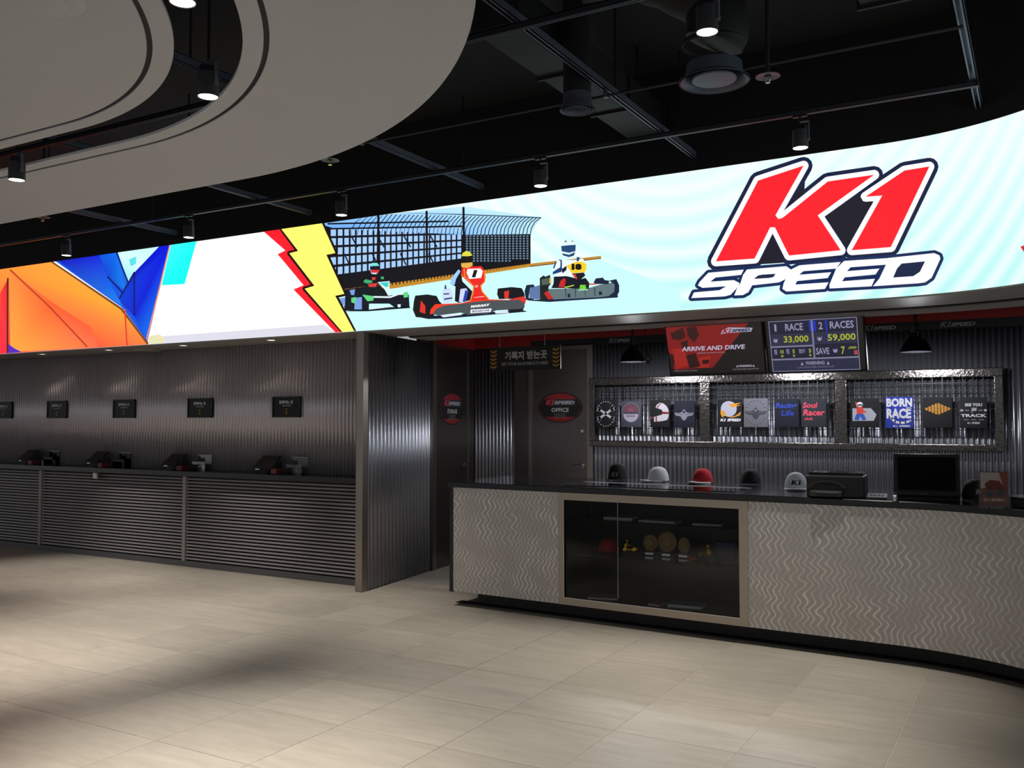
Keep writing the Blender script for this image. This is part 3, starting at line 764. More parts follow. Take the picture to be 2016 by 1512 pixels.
# --- lightning bolt
bolt = A([(1600, -25), (1695, 128), (1645, 141), (1787, 325), (1732, 342), (1945, 612), (2012, 612), (1905, 382), (1957, 371), (1855, 150), (1906, 140), (1830, -40)])
redp = A([(1500, -15), (1622, 125), (1578, 146), (1725, 322), (1668, 346), (1905, 612), (1965, 612), (1850, 350), (1800, 328), (1745, 220), (1720, 128), (1660, -25)])
P('bolt_shadow', [redp], (255, 28, 44), 9)
S('bolt_outline', [bolt], 4.6, (32, 14, 8), 10)
P('bolt', [bolt], (255, 252, 116), 11)

# --- racing logo
Q = L((1316, 0), 2.88)
kk = Q([(510, 1025), (768, 940), (608, 1222), (625, 1243), (650, 1235), (905, 1030), (1168, 992), (848, 1222), (978, 1420), (685, 1450), (605, 1290), (578, 1290), (490, 1467), (270, 1483)])
one = Q([(1340, 968), (1482, 945), (1262, 1402), (1040, 1420), (1213, 1110), (1118, 1117)])
gap = Q([(890, 1225), (1090, 1098), (1170, 1150), (1010, 1400)]); leg = Q([(590, 1330), (660, 1490), (510, 1500)]); notch = Q([(680, 1165), (775, 1030), (770, 1100)])
R_ = L((1350, 480), 3.877)
let = [R_(p) for p in (
    [(110, 290), (175, 222), (445, 198), (425, 238), (230, 258), (190, 290), (370, 278), (412, 300), (405, 325), (345, 390), (300, 402), (45, 415), (65, 372), (260, 355), (312, 325), (130, 337), (95, 318)],
    [(440, 238), (470, 197), (770, 172), (802, 195), (765, 270), (715, 295), (510, 318), (480, 370), (440, 392), (372, 395), (392, 345), (420, 300)],
    [(870, 165), (1185, 140), (1150, 190), (900, 210), (868, 237), (1112, 218), (1085, 262), (852, 285), (838, 312), (1092, 295), (1065, 345), (770, 365), (740, 345), (750, 300), (800, 200)],
    [(1210, 132), (1555, 110), (1530, 160), (1260, 180), (1232, 210), (1480, 190), (1450, 235), (1215, 257), (1195, 287), (1445, 268), (1420, 325), (1100, 342), (1098, 315), (1150, 190)],
    [(1545, 110), (1900, 72), (1940, 90), (1947, 115), (1880, 260), (1830, 295), (1780, 302), (1430, 325), (1480, 265), (1525, 170)])]
holes = [R_(p) for p in ([(590, 236), (688, 230), (672, 255), (640, 262), (522, 269), (556, 242)], [(1650, 152), (1830, 135), (1790, 215), (1740, 248), (1585, 259), (1615, 190)])]
S('logo_outline', [kk, one], 17.5, (26, 34, 66), 3)
S('logo_outline', let, 6.0, (26, 44, 88), 4)
P('logo_outline', [gap, leg, notch], (30, 30, 42), 4)
S('logo_border', [kk, one], 9.6, (255, 255, 255), 5)
P('logo_gap', [Q([(893, 1228), (1085, 1108), (1105, 1142), (1160, 1152), (1010, 1392)]), Q([(590, 1345), (648, 1470), (530, 1480)])], (30, 28, 40), 6)
P('logo_letter', [kk, one], (255, 34, 46), 7)
P('logo_letter', let, (252, 255, 255), 7)
P('logo_outline', holes, (28, 38, 70), 8)
P('logo_fragment', [[(2010, 486), (2030, 478), (2050, 480), (2050, 505), (2020, 500)]], (214, 30, 50), 5)

# ================================================================== things are built in world places and adopted by an Empty at their base
def adopt(o, p):
    o.parent = p; o.matrix_parent_inverse = Matrix.Translation(-p.location); return o
def hold(p, *objs):
    for o in objs: adopt(o, p)

# ------------------------------------------------------------------ slatted cabinets and worktop of the niche
slat_me = None
def slat_cabinet(x0, x1, label):
    t = empty('slatted_cabinet', ((x0 + x1) / 2, 7.06, 0)); tag(t, label, 'cabinet', 'slatted cabinets under the niche worktop')
    hold(t, MB().bx(x0, x1, 7.085, 7.30, 0.0, 0.995).build('backing', BLACK),
         MB().bx(x0, x1, 7.035, 7.085, 0.0, 0.062, 0.002).build('base_board', BASEG),
         MB().bx(x0, x0 + 0.05, 7.035, 7.085, 0.062, 0.995, 0.002).build('stile', LOUV))
    me = None
    n = 25; pitch = (0.985 - 0.07) / n
    for k in range(n):
        z = 0.07 + pitch * (k + 0.5)
        if me is None:
            b = MB(); L = x1 - x0 - 0.052
            b.prism([(-0.018, -0.008), (0.0, -0.009), (0.004, 0.008), (-0.012, 0.009)], lambda y, zz, d: Vector((d, y, zz)), -L / 2, L / 2)
            o = b.build('slat', LOUV); me = o.data
        else:
            o = bpy.data.objects.new('slat', me); COL.objects.link(o)
        o.location = ((x0 + 0.05 + x1) / 2, 7.064, z); adopt(o, t)
    return t
slat_cabinet(-8.31, -5.70, 'grey slatted cabinet next to the steel corner post')
slat_cabinet(-10.95, -8.31, 'middle grey slatted cabinet, with a small white box under its worktop')
slat_cabinet(-13.59, -10.95, 'grey slatted cabinet at the far left edge of the niche')
tag(MB().bx(-13.9, -5.70, 6.985, 7.318, 0.998, 1.055, 0.004).build('niche_worktop', BLACKG), 'long black worktop carrying the tablets in the niche', 'worktop')
p = at_y(189.5, 939, 7.02)
t = empty('sensor_box', (p.x, 7.02, 0.925)); tag(t, 'small white box fixed below the niche worktop', 'sensor box')
hold(t, MB().bx(p.x - 0.035, p.x + 0.035, 6.995, 7.046, 0.925, 0.995, 0.006).build('case', WHITE),
     MB().bx(p.x + 0.036, p.x + 0.055, 7.0, 7.046, 0.93, 0.99, 0.004).build('side_cap', BASEG))

# signs on the niche wall
YS = YN - 0.035
words = ['cut by the left picture edge', 'above the far left tablet', 'middle one of the five', 'second from the steel post', 'nearest the steel post']
for i, X in enumerate((-12.17, -10.99, -9.665, -8.335, -7.0)):
    t = empty('wall_sign', (X, YS, 1.65)); tag(t, 'black registration sign on the niche wall, ' + words[i], 'sign', 'signs on the niche wall')
    w, h = 0.405, 0.225
    pl = MB().box((0, 0, h / 2), (w, 0.02, h), None, 0.003).build('plate', BLACKP, t)
    fr = MB()
    for c, d in (((0, -0.012, h - 0.008), (w, 0.012, 0.016)), ((0, -0.012, 0.008), (w, 0.012, 0.016)), ((-w / 2 + 0.008, -0.012, h / 2), (0.016, 0.012, h)), ((w / 2 - 0.008, -0.012, h / 2), (0.016, 0.012, h))): fr.box(c, d)
    fr.build('frame', CHARC, t)
    fn = plane_fn((0, -0.0105, 0), (1, 0, 0), (0, 0, 1), (0, -1, 0))
    letters(pl, fn, '등록하는 곳', (-0.005, 0.163), 0.20, 0.038, ink((205, 202, 215)), 2, 0.03)
    letters(pl, fn, 'REGISTER HERE', (0, 0.126), 0.12, 0.012, ink((190, 188, 196)), 2, 0.02)
    flat('chevron', pl, fn, [[(-0.014, 0.098 - k * 0.024), (0, 0.088 - k * 0.024), (0.014, 0.098 - k * 0.024), (0.014, 0.090 - k * 0.024), (0, 0.080 - k * 0.024), (-0.014, 0.090 - k * 0.024)] for k in range(3)], ink((196, 150, 70)), 2)

# tablets, card readers and clear trays
for i, (X, wd) in enumerate(((-11.36, 'far left'), (-9.97, 'second from the left'), (-8.585, 'third from the left'), (-7.145, 'nearest the steel post'))):
    t = empty('tablet_terminal', (X, 7.15, 1.055), (0, 0, math.radians(-8)))
    tag(t, 'black tablet terminal on a tilted stand in the niche, ' + wd, 'tablet', 'tablet terminals in the niche')
    R = Matrix.Rotation(math.radians(-38), 3, 'X')
    MB().box((0, 0.0, 0.006), (0.16, 0.14, 0.012), None, 0.003).build('base', BLACKP, t)
    MB().tube([(0, 0.03, 0.01), (0, 0.04, 0.06), (0, 0.012, 0.10)], 0.014, 10).build('neck', CHARC, t, 40)
    Rt = Matrix.Rotation(math.radians(52 - 90 + 0), 3, 'X')
    MB().box((0, 0, 0.115), (0.30, 0.20, 0.016), Matrix.Rotation(math.radians(42), 3, 'X'), 0.005).build('tablet_body', BLACKP, t)
    o = MB().box((0, 0, 0), (0.27, 0.165, 0.002)).build('tablet_screen', mat('dark_screen', (20, 17, 18), rough=0.45, spec=0.2), t)
    o.matrix_local = Matrix.Translation((0, -0.0062, 0.1218)) @ Matrix.Rotation(math.radians(42), 4, 'X')
    MB().box((-0.05, -0.079, 0.047), (0.07, 0.006, 0.008)).build('edge_strip', CHROME, t)  # chrome strip added to stand in for the glint along the lower edge
    MB().box((0.165, 0.02, 0.09), (0.012, 0.1, 0.08), None, 0.003).build('card_slot', CHARC, t)
    r = empty('card_reader', (X + 0.215, 7.08, 1.055)); tag(r, 'dark red card reader beside the tablet, ' + wd, 'card reader', 'red card readers in the niche')
    MB().box((0, 0, 0.028), (0.085, 0.10, 0.056), None, 0.008).build('case', mat('dark_red_plastic', (96, 26, 30), rough=0.5), r)
    MB().box((0, -0.008, 0.058), (0.06, 0.06, 0.006), None, 0.002).build('keypad', BLACKP, r)
    r = empty('clear_tray', (X + 0.36, 7.22, 1.055)); tag(r, 'clear acrylic holder behind the tablet, ' + wd, 'holder', 'clear acrylic holders in the niche')
    MB().box((0, 0.05, 0.085), (0.22, 0.006, 0.17)).build('back_pane', GLASS, r)
    MB().box((0, -0.045, 0.05), (0.22, 0.006, 0.10)).build('front_pane', GLASS, r)
    MB().box((0, 0, 0.003), (0.22, 0.10, 0.006)).build('floor_pane', GLASS, r)
    MB().box((0, 0.05, 0.173), (0.22, 0.008, 0.006)).build('top_edge', mat('frosted_edge', (190, 192, 200), rough=0.4), r)

# downlights of the niche
def ceiling_disc(name, x, y, z, r, label, cat, group=None, lit=True, m=WHITE):
    t = empty(name, (x, y, z)); tag(t, label, cat, group)
    MB().lathe((0, 0, 0), [(r * 0.78, 0.0), (r, -0.004), (r, 0.0), (r * 0.8, 0.012)], 28, caps=False).build('rim', m, t, 40)
    MB().lathe((0, 0, 0.001), [(r * 0.79, 0), (r * 0.79, 0.008)], 28).build('lens', DL_ON if lit else m, t)
    return t
for i, (X, wd) in enumerate(((-10.88, 'far left one'), (-9.58, 'second from the left'), (-8.29, 'third from the left'), (-6.95, 'nearest the steel post'))):
    t = ceiling_disc('downlight', X, 7.0, ZB - 0.014, 0.055, 'small lit downlight in the niche soffit, ' + wd, 'downlight', 'niche downlights')
    ld = bpy.data.lights.new('downlight_beam', 'SPOT'); ld.energy = 0.7; ld.spot_size = math.radians(110); ld.spot_blend = 1; ld.shadow_soft_size = 0.04; ld.color = (1, 0.86, 0.7)
    lo = bpy.data.objects.new('downlight_beam', ld); COL.objects.link(lo); lo.parent = t; lo.location = (0, 0, -0.02)
t = empty('ceiling_speaker', (-9.1, 7.17, ZB - 0.014)); tag(t, 'flat round grey speaker plate in the niche soffit', 'speaker')
MB().lathe((0, 0, 0), [(0.02, -0.022), (0.15, -0.02), (0.155, -0.012), (0.155, 0.0)], 32).build('plate', SOFFIT, t, 40)
MB().lathe((0, 0, 0), [(0.10, -0.0225), (0.105, -0.0235), (0.11, -0.0225)], 32, caps=False).build('grille_ring', BASEG, t, 40)

# ------------------------------------------------------------------ service counter
SC = 0.045
def cy(s): return 6.72 - SC * (s + 4.49)
CK = Vector((X0, cy(X0) - RC, 0))
def cpt(s, d, z):
    if s <= X0: return Vector((s, cy(s) + d, z))
    t = (s - X0) / RC
    if t <= math.pi / 2: return Vector((CK.x + (RC + d) * math.sin(t), CK.y + (RC + d) * math.cos(t), z))
    return Vector((CK.x + RC + d, CK.y - (s - X0 - RC * math.pi / 2), z))
C_END = X0 + RC * math.pi / 2 + 0.9
def csweep(name, m, s0, s1, prof, smooth=40, uv=False):
    b = MB(); ss = s_list(s0, s1); n = len(prof)
    vs = [cpt(s, d, z) for s in ss for d, z in prof]; fs = []
    for k in range(len(ss) - 1):
        for i in range(n):
            j = (i + 1) % n; fs.append((k * n + i, k * n + j, (k + 1) * n + j, (k + 1) * n + i))
    fs.append(tuple(range(n))); fs.append(tuple(len(vs) - n + i for i in range(n - 1, -1, -1)))
    b.add(vs, fs)
    o = b.build(name, m, None, smooth)
    if uv:
        l = o.data.uv_layers.new(name='UVMap')
        for lp in o.data.loops:
            i = lp.vertex_index; l.data[lp.index].uv = (ss[i // n], o.data.vertices[i].co.z)
    return o
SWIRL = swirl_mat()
ct = empty('service_counter', (-2.6, 6.9, 0))
tag(ct, 'curved service counter faced with embossed steel and a glass display window', 'counter')
sL, wL, wR = -4.475, -3.415, -1.845         # left end, and the two sides of the display window
hold(ct,
     csweep('toe_kick', BLACK, -4.34, C_END, rect(0.20, 0.72, 0.0, 0.128)),
     csweep('floor_plate', BLACK, -4.52, C_END, rect(0.115, 0.21, 0.0, 0.007)),
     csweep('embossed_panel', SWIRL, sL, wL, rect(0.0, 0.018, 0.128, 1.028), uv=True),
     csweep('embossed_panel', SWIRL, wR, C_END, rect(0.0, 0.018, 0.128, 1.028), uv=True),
     csweep('end_panel', BLACK, sL - 0.035, sL, rect(-0.004, 0.74, 0.12, 1.03)),
     csweep('carcass', BLACKP, sL, wL, rect(0.02, 0.74, 0.128, 1.028)),
     csweep('carcass', BLACKP, wR, C_END, rect(0.02, 0.74, 0.128, 1.028)),
     csweep('display_back', mat('display_lining', (12, 12, 13), rough=0.5), wL, wR, rect(0.60, 0.74, 0.128, 1.028)),
     csweep('display_floor', BLACKP, wL, wR, rect(0.03, 0.60, 0.128, 0.178)),
     csweep('display_top', BLACKP, wL, wR, rect(0.03, 0.60, 1.012, 1.028)),
     csweep('frame_stile', STEEL_H, wL, wL + 0.05, rect(-0.006, 0.03, 0.128, 1.028)),
     csweep('frame_stile', STEEL_H, wR - 0.065, wR, rect(-0.006, 0.03, 0.128, 1.028)),
     csweep('frame_rail', STEEL_H, wL + 0.05, wR - 0.065, rect(-0.006, 0.03, 0.970, 1.028)),
     csweep('frame_rail', STEEL_H, wL + 0.05, wR - 0.065, rect(-0.006, 0.03, 0.128, 0.182)),
     csweep('frame_bead', CHROME, wL + 0.05, wR - 0.065, rect(-0.008, 0.0, 0.182, 0.187)),
     csweep('frame_bead', CHROME, wL + 0.05, wL + 0.055, rect(-0.008, 0.0, 0.187, 0.97)),
     csweep('window_pane', GLASS, wL + 0.05, wR - 0.065, rect(0.008, 0.014, 0.182, 0.970)),
     csweep('glass_shelf', GLASS, wL + 0.03, wR - 0.04, rect(0.08, 0.59, 0.52, 0.528)),
     csweep('glass_shelf', GLASS, wL + 0.03, wR - 0.04, rect(0.08, 0.59, 0.81, 0.818)),
     csweep('shelf_post', CHROME, -2.93, -2.924, rect(0.10, 0.106, 0.182, 0.97)))
wt = csweep('counter_worktop', BLACKG, -4.525, C_END, [(-0.014, 1.032), (1.14, 1.032), (1.14, 1.076), (-0.010, 1.076), (-0.014, 1.072)])
tag(wt, 'curved black stone worktop along the service counter', 'worktop')
gi = empty('glass_inset', (-2.7, 7.1, 1.076)); tag(gi, 'thin glass viewing panel with a metal rim set on the counter worktop', 'glass panel')
hold(gi, csweep('pane', mat('dark_glass', (20, 20, 24), rough=0.05), -3.46, -1.98, rect(0.16, 0.60, 1.0765, 1.0795)),
     csweep('rim', CHROME, -3.46, -1.98, rect(0.60, 0.606, 1.0765, 1.083)),
     csweep('rim', CHROME, -3.466, -3.46, rect(0.16, 0.606, 1.0765, 1.083)),
     csweep('rim', CHROME, -1.98, -1.974, rect(0.16, 0.606, 1.0765, 1.083)),
     csweep('rim', CHARC, -3.46, -1.98, rect(0.154, 0.16, 1.0765, 1.081)))

# --- things in the display window
ZS = 0.528
def medal(u, r, ry, label, y=6.98):
    p = at_y(u, 1078, y)
    t = empty('medal', (p.x, y, ZS)); tag(t, label, 'medal', 'round medals on the display shelf')
    rot = Vector((0, -1, 0.12)).normalized().to_track_quat('Z', 'Y').to_matrix()
    S_ = Matrix.Diagonal((1, 1, ry / r)); c = Vector((0, 0, 0.035 + ry))
    b = MB().lathe((0, 0, 0), [(r, 0), (r, 0.012), (r * 0.9, 0.014), (r * 0.86, 0.009), (r * 0.55, 0.009), (r * 0.5, 0.013), (0.004, 0.014)], 36, rot=rot)
    b.v = [S_ @ q + c for q in b.v]; b.build('medallion', BRONZE, t, 30)
    rr = MB()
    for k in range(24):
        a = 2 * math.pi * k / 24
        rr.box(c + S_ @ (rot @ Vector((r * 0.7 * math.cos(a), r * 0.7 * math.sin(a), 0.010))), (0.008, 0.006, 0.008))
    rr.build('relief', BRONZE, t)
    MB().bx(-0.06, 0.06, -0.03, 0.035, 0, 0.035, 0.004).build('stand', BLACKP, t)
    MB().bx(-0.035, 0.035, -0.034, -0.030, 0.008, 0.026).build('name_plate', CHROME, t)
medal(1281, 0.062, 0.066, 'left round brass medal on a stand in the display window')
medal(1314, 0.080, 0.082, 'largest round brass medal, in the middle of the display window')
medal(1347, 0.050, 0.064, 'narrow brass medal at the right of the largest one')
def trophy(u, rz, label):
    p = at_y(u, 1088, 6.92)
    t = empty('kart_trophy', (p.x, 6.92, ZS), (0, 0, rz)); tag(t, label, 'trophy', 'gold kart trophies in the display')
    MB().bx(-0.06, 0.06, -0.035, 0.035, 0, 0.03, 0.003).build('plinth', BLACKP, t)
    b = MB().bx(-0.055, 0.05, -0.02, 0.02, 0.036, 0.05, 0.004).box((0.05, 0, 0.05), (0.03, 0.05, 0.02), Matrix.Rotation(0.5, 3, 'Y'), 0.004)
    b.build('kart', GOLD, t, 40)
    for x in (-0.038, 0.036):
        for y in (-0.034, 0.034):
            MB().lathe((x, y - 0.008, 0.046), [(0.006, 0), (0.015, 0.002), (0.015, 0.014), (0.006, 0.016)], 14, rot=Matrix.Rotation(-math.pi / 2, 3, 'X')).build('wheel', GOLD, t, 40)
    MB().tube([(-0.03, 0, 0.05), (-0.032, 0, 0.075), (-0.022, 0, 0.098)], [0.016, 0.018, 0.010], 10).tube([(-0.025, 0.015, 0.09), (0.0, 0.016, 0.075), (0.02, 0.006, 0.078)], 0.005, 8).tube([(-0.025, -0.015, 0.09), (0.0, -0.016, 0.075), (0.02, -0.006, 0.078)], 0.005, 8).build('driver', GOLD, t, 60)
    MB().lathe((-0.018, 0, 0.100), [(0.006, 0), (0.015, 0.008), (0.016, 0.018), (0.010, 0.028), (0.003, 0.031)], 14).build('helmet', GOLD, t, 60)
    return t
trophy(1240, 0.3, 'gold kart trophy at the left of the brass medals')
trophy(1391, 2.6, 'gold kart trophy at the right of the brass medals')

# caps
def dome(b, r, h, ry, cz=0.0, n=24, m=9):
    prof = [(math.cos(math.pi / 2 * k / m) ** 0.75, math.sin(math.pi / 2 * k / m)) for k in range(m)] + [(0.02, 1.0)]
    vs = []; fs = []
    for c_, s_ in prof:
        for i in range(n):
            a = 2 * math.pi * i / n; vs.append((r * c_ * math.cos(a), ry * c_ * math.sin(a), cz + h * s_))
    for k in range(len(prof) - 1):
        for i in range(n):
            j = (i + 1) % n; fs.append((k * n + i, k * n + j, (k + 1) * n + j, (k + 1) * n + i))
    fs.append(tuple(range(n - 1, -1, -1))); fs.append(tuple((len(prof) - 1) * n + i for i in range(n)))
    return b.add(vs, fs)
def cap(loc, rz, m_crown, m_brim, label, logo=None, hgt=0.115, patch=None):
    t = empty('baseball_cap', loc, (0, 0, rz)); tag(t, label, 'cap', 'caps on show')
    cr = dome(MB(), 0.085, hgt, 0.095, 0.010).build('crown', m_crown, t, 60)
    b = MB(); n = 14; vs = []; fs = []
    for k in range(n + 1):
        a = math.pi + math.pi * k / n
        for rr, zz in ((0.92, 0.014), (1.0, 0.012)):
            pass
        x = math.cos(a); y = math.sin(a)
        dz = -0.012 * abs(x) ** 2
        vs += [(0.084 * x, 0.080 * y, 0.018), (0.090 * x, 0.094 * y + 0.075 * y, 0.017 + dz), (0.090 * x, 0.094 * y + 0.075 * y, 0.0135 + dz), (0.084 * x, 0.080 * y, 0.012)]
    for k in range(n):
        for i in range(4):
            j = (i + 1) % 4; fs.append((4 * k + i, 4 * k + j, 4 * k + 4 + j, 4 * k + 4 + i))
    fs += [(0, 1, 2, 3), (4 * n + 3, 4 * n + 2, 4 * n + 1, 4 * n)]
    b.add(vs, fs).build('brim', m_brim, t, 50)
    MB().lathe((0, 0, hgt + 0.007), [(0.008, 0), (0.008, 0.003), (0.003, 0.006)], 10).build('button', m_crown, cr, 50)
    if logo:
        def fn(a_, b_, k):   # wraps the lettering round the front of the crown
            zf = (b_ - 0.010) / hgt; zf = min(max(zf, 0), 0.98)
            c_ = math.cos(math.asin(zf)) ** 0.75; ang = -math.pi / 2 + a_ / 0.09
            return Vector(((0.085 * c_ + 0.0012 * k) * math.cos(ang), (0.095 * c_ + 0.0012 * k) * math.sin(ang), b_))
        letters(cr, fn, logo[0], (0, 0.060), logo[1], 0.036, logo[2], 1.2, 0.05, 0.25)
    if patch:
        MB().bx(-0.06, 0.06, -0.172, -0.158, 0.004, 0.034).build('brim_band', patch, t)
    return t
ZW = 1.0765
def on_top(u, v): p = at_z(u, v, ZW); return (p.x, p.y, ZW)
cap(on_top(1216, 946), 0.1, BLACKF, BLACKF, 'black cap standing furthest left on the counter worktop', ('K1', 0.06, ink((120, 120, 130))), 0.15)
cap(on_top(1296, 948), -0.9, WHITEF, WHITEF, 'plain white cap seen from its side, beside the red cap', None, 0.12)
cap(on_top(1383, 951), -0.35, REDF, WHITEF, 'red cap with a white brim on the counter worktop', ('K1', 0.06, ink((40, 10, 14))), 0.115)
cap(on_top(1478, 955), 0.2, BLACKF, BLACKF, 'black cap between the red cap and the white logo cap', None, 0.125)
cap(on_top(1567, 964), 0.25, WHITEF, WHITEF, 'white cap with a black logo beside the printer', ('K1', 0.075, ink((24, 26, 38))), 0.125)
cap(on_top(1921, 984), 0.5, BLACKF, BLACKF, 'black cap with a pale pattern between the till screen and the leaflet', ('K1', 0.08, ink((130, 130, 138))), 0.13)
p = at_y(1197, 1072, 7.0)
cap((p.x, 7.02, ZS), 0.4, REDF, REDF, 'red cap on the shelf inside the display window', None, 0.10)

# leaflets and boxes in the display
def sheet_stack(x, y, z, w, d, h, rz, m, label, stripe=None, cat='leaflet'):
    t = empty('magazine', (x, y, z), (0, 0, rz)); tag(t, label, cat)
    MB().bx(-w / 2, w / 2, -d / 2, d / 2, 0, h, 0.001).build('pages', WHITE, t)
    MB().bx(-w / 2, w / 2, -d / 2, d / 2, h, h + 0.0015).build('cover', m, t)
    if stripe:
        fn = plane_fn((0, 0, h + 0.0015), (1, 0, 0), (0, 1, 0), (0, 0, 1))
        flat('stripe', t, fn, [[(-w * .4 + k * w * .2, -d * .35), (-w * .28 + k * w * .2, -d * .35), (-w * .22 + k * w * .2, d * .35), (-w * .34 + k * w * .2, d * .35)] for k in range(4)], stripe, 1)
    return t
p = at_y(1220, 1016, 6.88); sheet_stack(p.x, 6.9, 0.8185, 0.24, 0.17, 0.012, 0.1, ink((225, 220, 222)), 'pale magazine with pink stripes on the upper glass shelf', ink((190, 60, 90)))
p = at_y(1300, 1030, 6.85); sheet_stack(p.x, 6.85, 0.8185, 0.30, 0.16, 0.008, -0.05, ink((196, 198, 200)), 'grey leaflet lying flat in the middle of the upper glass shelf')
p = at_y(1395, 1032, 6.85); sheet_stack(p.x, 6.85, 0.8185, 0.22, 0.14, 0.008, 0.12, ink((60, 62, 66)), 'dark leaflet on the upper glass shelf at the right')
p = at_y(1345, 1188, 6.76); sheet_stack(p.x, 6.84, 0.179, 0.26, 0.17, 0.022, 0.12, mat('blue_cover', (26, 44, 150), rough=0.4), 'blue book on the floor of the display window', None, 'book')
p = at_y(1292, 1188, 6.76); sheet_stack(p.x, 6.80, 0.179, 0.10, 0.14, 0.012, -0.2, mat('red_cover', (150, 24, 34), rough=0.4), 'small red booklet beside the blue book in the display', None, 'book')
p = at_y(1185, 1180, 6.80); sheet_stack(p.x, 6.84, 0.179, 0.24, 0.16, 0.012, 0.25, mat('brown_cover', (70, 50, 40), rough=0.4), 'brown magazine on the left of the display floor', ink((120, 100, 80)), 'book')
p = at_y(1435, 1095, 7.0); t = empty('gift_box', (p.x - 0.01, 7.0, ZS)); tag(t, 'dark blue gift box at the right end of the display shelf', 'box')
MB().bx(-0.075, 0.075, -0.05, 0.05, 0, 0.12, 0.003).build('box_body', mat('navy_card', (26, 34, 84), rough=0.6), t)
MB().bx(-0.078, 0.078, -0.053, 0.053, 0.12, 0.145, 0.003).build('lid', mat('navy_lid', (30, 40, 96), rough=0.6), t)
p = at_y(1365, 1103, 6.86); t = empty('model_car', (p.x, 6.86, ZS), (0, 0, 0.3)); tag(t, 'small red model car in front of the brass medals', 'toy car')
MB().box((0, 0, 0.016), (0.065, 0.034, 0.016), None, 0.004).box((-0.004, 0, 0.028), (0.034, 0.028, 0.014), None, 0.005).build('car_body', REDF, t)
for x in (-0.02, 0.02):
    for y in (-0.018, 0.014): MB().lathe((x, y + 0.004, 0.009), [(0.009, 0), (0.009, -0.005)], 12, rot=Matrix.Rotation(math.pi / 2, 3, 'X')).build('wheel', BLACKP, t)

# ------------------------------------------------------------------ things on the counter worktop
x, y, _ = on_top(1640, 981); t = empty('receipt_printer', (x, y + 0.16, ZW), (0, 0, math.radians(4))); tag(t, 'black desktop printer with an output tray beside the white logo cap', 'printer')
MB().bx(-0.19, 0.19, -0.14, 0.15, 0.0, 0.155, 0.012).build('case', BLACKP, t)
MB().bx(-0.185, 0.185, -0.10, 0.15, 0.155, 0.172, 0.008).build('lid', BLACKG, t)
MB().bx(-0.16, 0.05, -0.20, -0.135, 0.012, 0.05, 0.006).build('output_tray', CHARC, t)
MB().bx(-0.12, 0.03, -0.204, -0.199, 0.038, 0.046).build('tray_lip', BASEG, t)
b = MB()
for k in range(12):
    a = math.pi * k / 11; b.box((-0.055 + 0.11 * math.cos(a), -0.142, 0.075 + 0.04 * math.sin(a)), (0.03, 0.008, 0.008))
b.build('tray_arch', CHARC, t)
x, y, _ = on_top(1725, 984); t = empty('card_terminal', (x, y + 0.04, ZW), (0, 0, 0.1)); tag(t, 'small grey card terminal between the printer and the till screen', 'card terminal')
MB().box((0, 0, 0.018), (0.13, 0.13, 0.022), Matrix.Rotation(0.15, 3, 'X'), 0.006).build('case', CHARC, t)
MB().box((0, 0.03, 0.031), (0.10, 0.045, 0.004), Matrix.Rotation(0.15, 3, 'X')).build('display', BLACKG, t)
MB().box((0, -0.052, 0.020), (0.10, 0.008, 0.010)).build('edge_strip', CHROME, t)
b = MB()
for r_ in range(3):
    for c_ in range(4): b.box((-0.036 + c_ * 0.024, -0.035 + r_ * 0.017, 0.0265 + r_ * 0.0026), (0.016, 0.010, 0.004))
b.build('keypad', BASEG, t)
x, y, _ = on_top(1762, 987); t = empty('pump_bottle', (x, y + 0.02, ZW)); tag(t, 'tiny silver ringed bottle at the left foot of the till screen', 'bottle')
MB().lathe((0, 0, 0), [(0.016, 0), (0.018, 0.003), (0.018, 0.016), (0.015, 0.018), (0.018, 0.020), (0.018, 0.034), (0.012, 0.040), (0.010, 0.046)], 18).build('body', CHROME, t, 40)
MB().lathe((0, 0, 0.046), [(0.012, 0), (0.012, 0.008), (0.008, 0.010)], 16).build('lid', CHARC, t, 40)
x, y, _ = on_top(1820, 987); t = empty('till_screen', (x, y + 0.14, ZW), (0, 0, math.radians(6))); tag(t, 'large black till touchscreen on the counter worktop', 'monitor')
Rm = Matrix.Rotation(math.radians(-14), 3, 'X')
MB().box((0, 0, 0.165), (0.41, 0.030, 0.29), Rm, 0.008).build('bezel', BLACKP, t)
o = MB().box((0, 0, 0), (0.355, 0.003, 0.225)).build('screen', mat('till_glass', (14, 14, 16), rough=0.08), t)
o.matrix_local = Matrix.Translation((0, -0.0175, 0.177)) @ Matrix.Rotation(math.radians(-14), 4, 'X')
MB().box((-0.02, -0.046, 0.042), (0.05, 0.003, 0.007), Rm).build('badge', CHROME, t)
MB().prism([(-0.10, 0), (0.12, 0), (0.10, 0.12), (0.06, 0.17), (0.02, 0.18)], lambda yy, zz, d: Vector((d, yy + 0.05, zz)), -0.20, 0.20).build('stand', BLACKP, t)
MB().tube([(0.203, 0.07, 0.182), (0.203, 0.12, 0.165), (0.203, 0.155, 0.12), (0.203, 0.172, 0.005)], 0.006, 8).build('stand_edge', CHARC, t, 40)
MB().box((0, 0.06, 0.006), (0.36, 0.24, 0.012), None, 0.004).build('foot', BLACKP, t)
x, y, _ = on_top(1957, 1003); t = empty('leaflet_holder', (x, y + 0.06, ZW), (0, 0, math.radians(8))); tag(t, 'clear leaflet holder with an orange racing leaflet at the end of the worktop', 'leaflet holder')
Rh = Matrix.Rotation(math.radians(-10), 3, 'X')
MB().box((0, 0.02, 0.115), (0.17, 0.003, 0.22), Rh).build('back_pane', GLASS, t)
MB().box((0, -0.03, 0.06), (0.17, 0.003, 0.11), Rh).build('front_pane', GLASS, t)
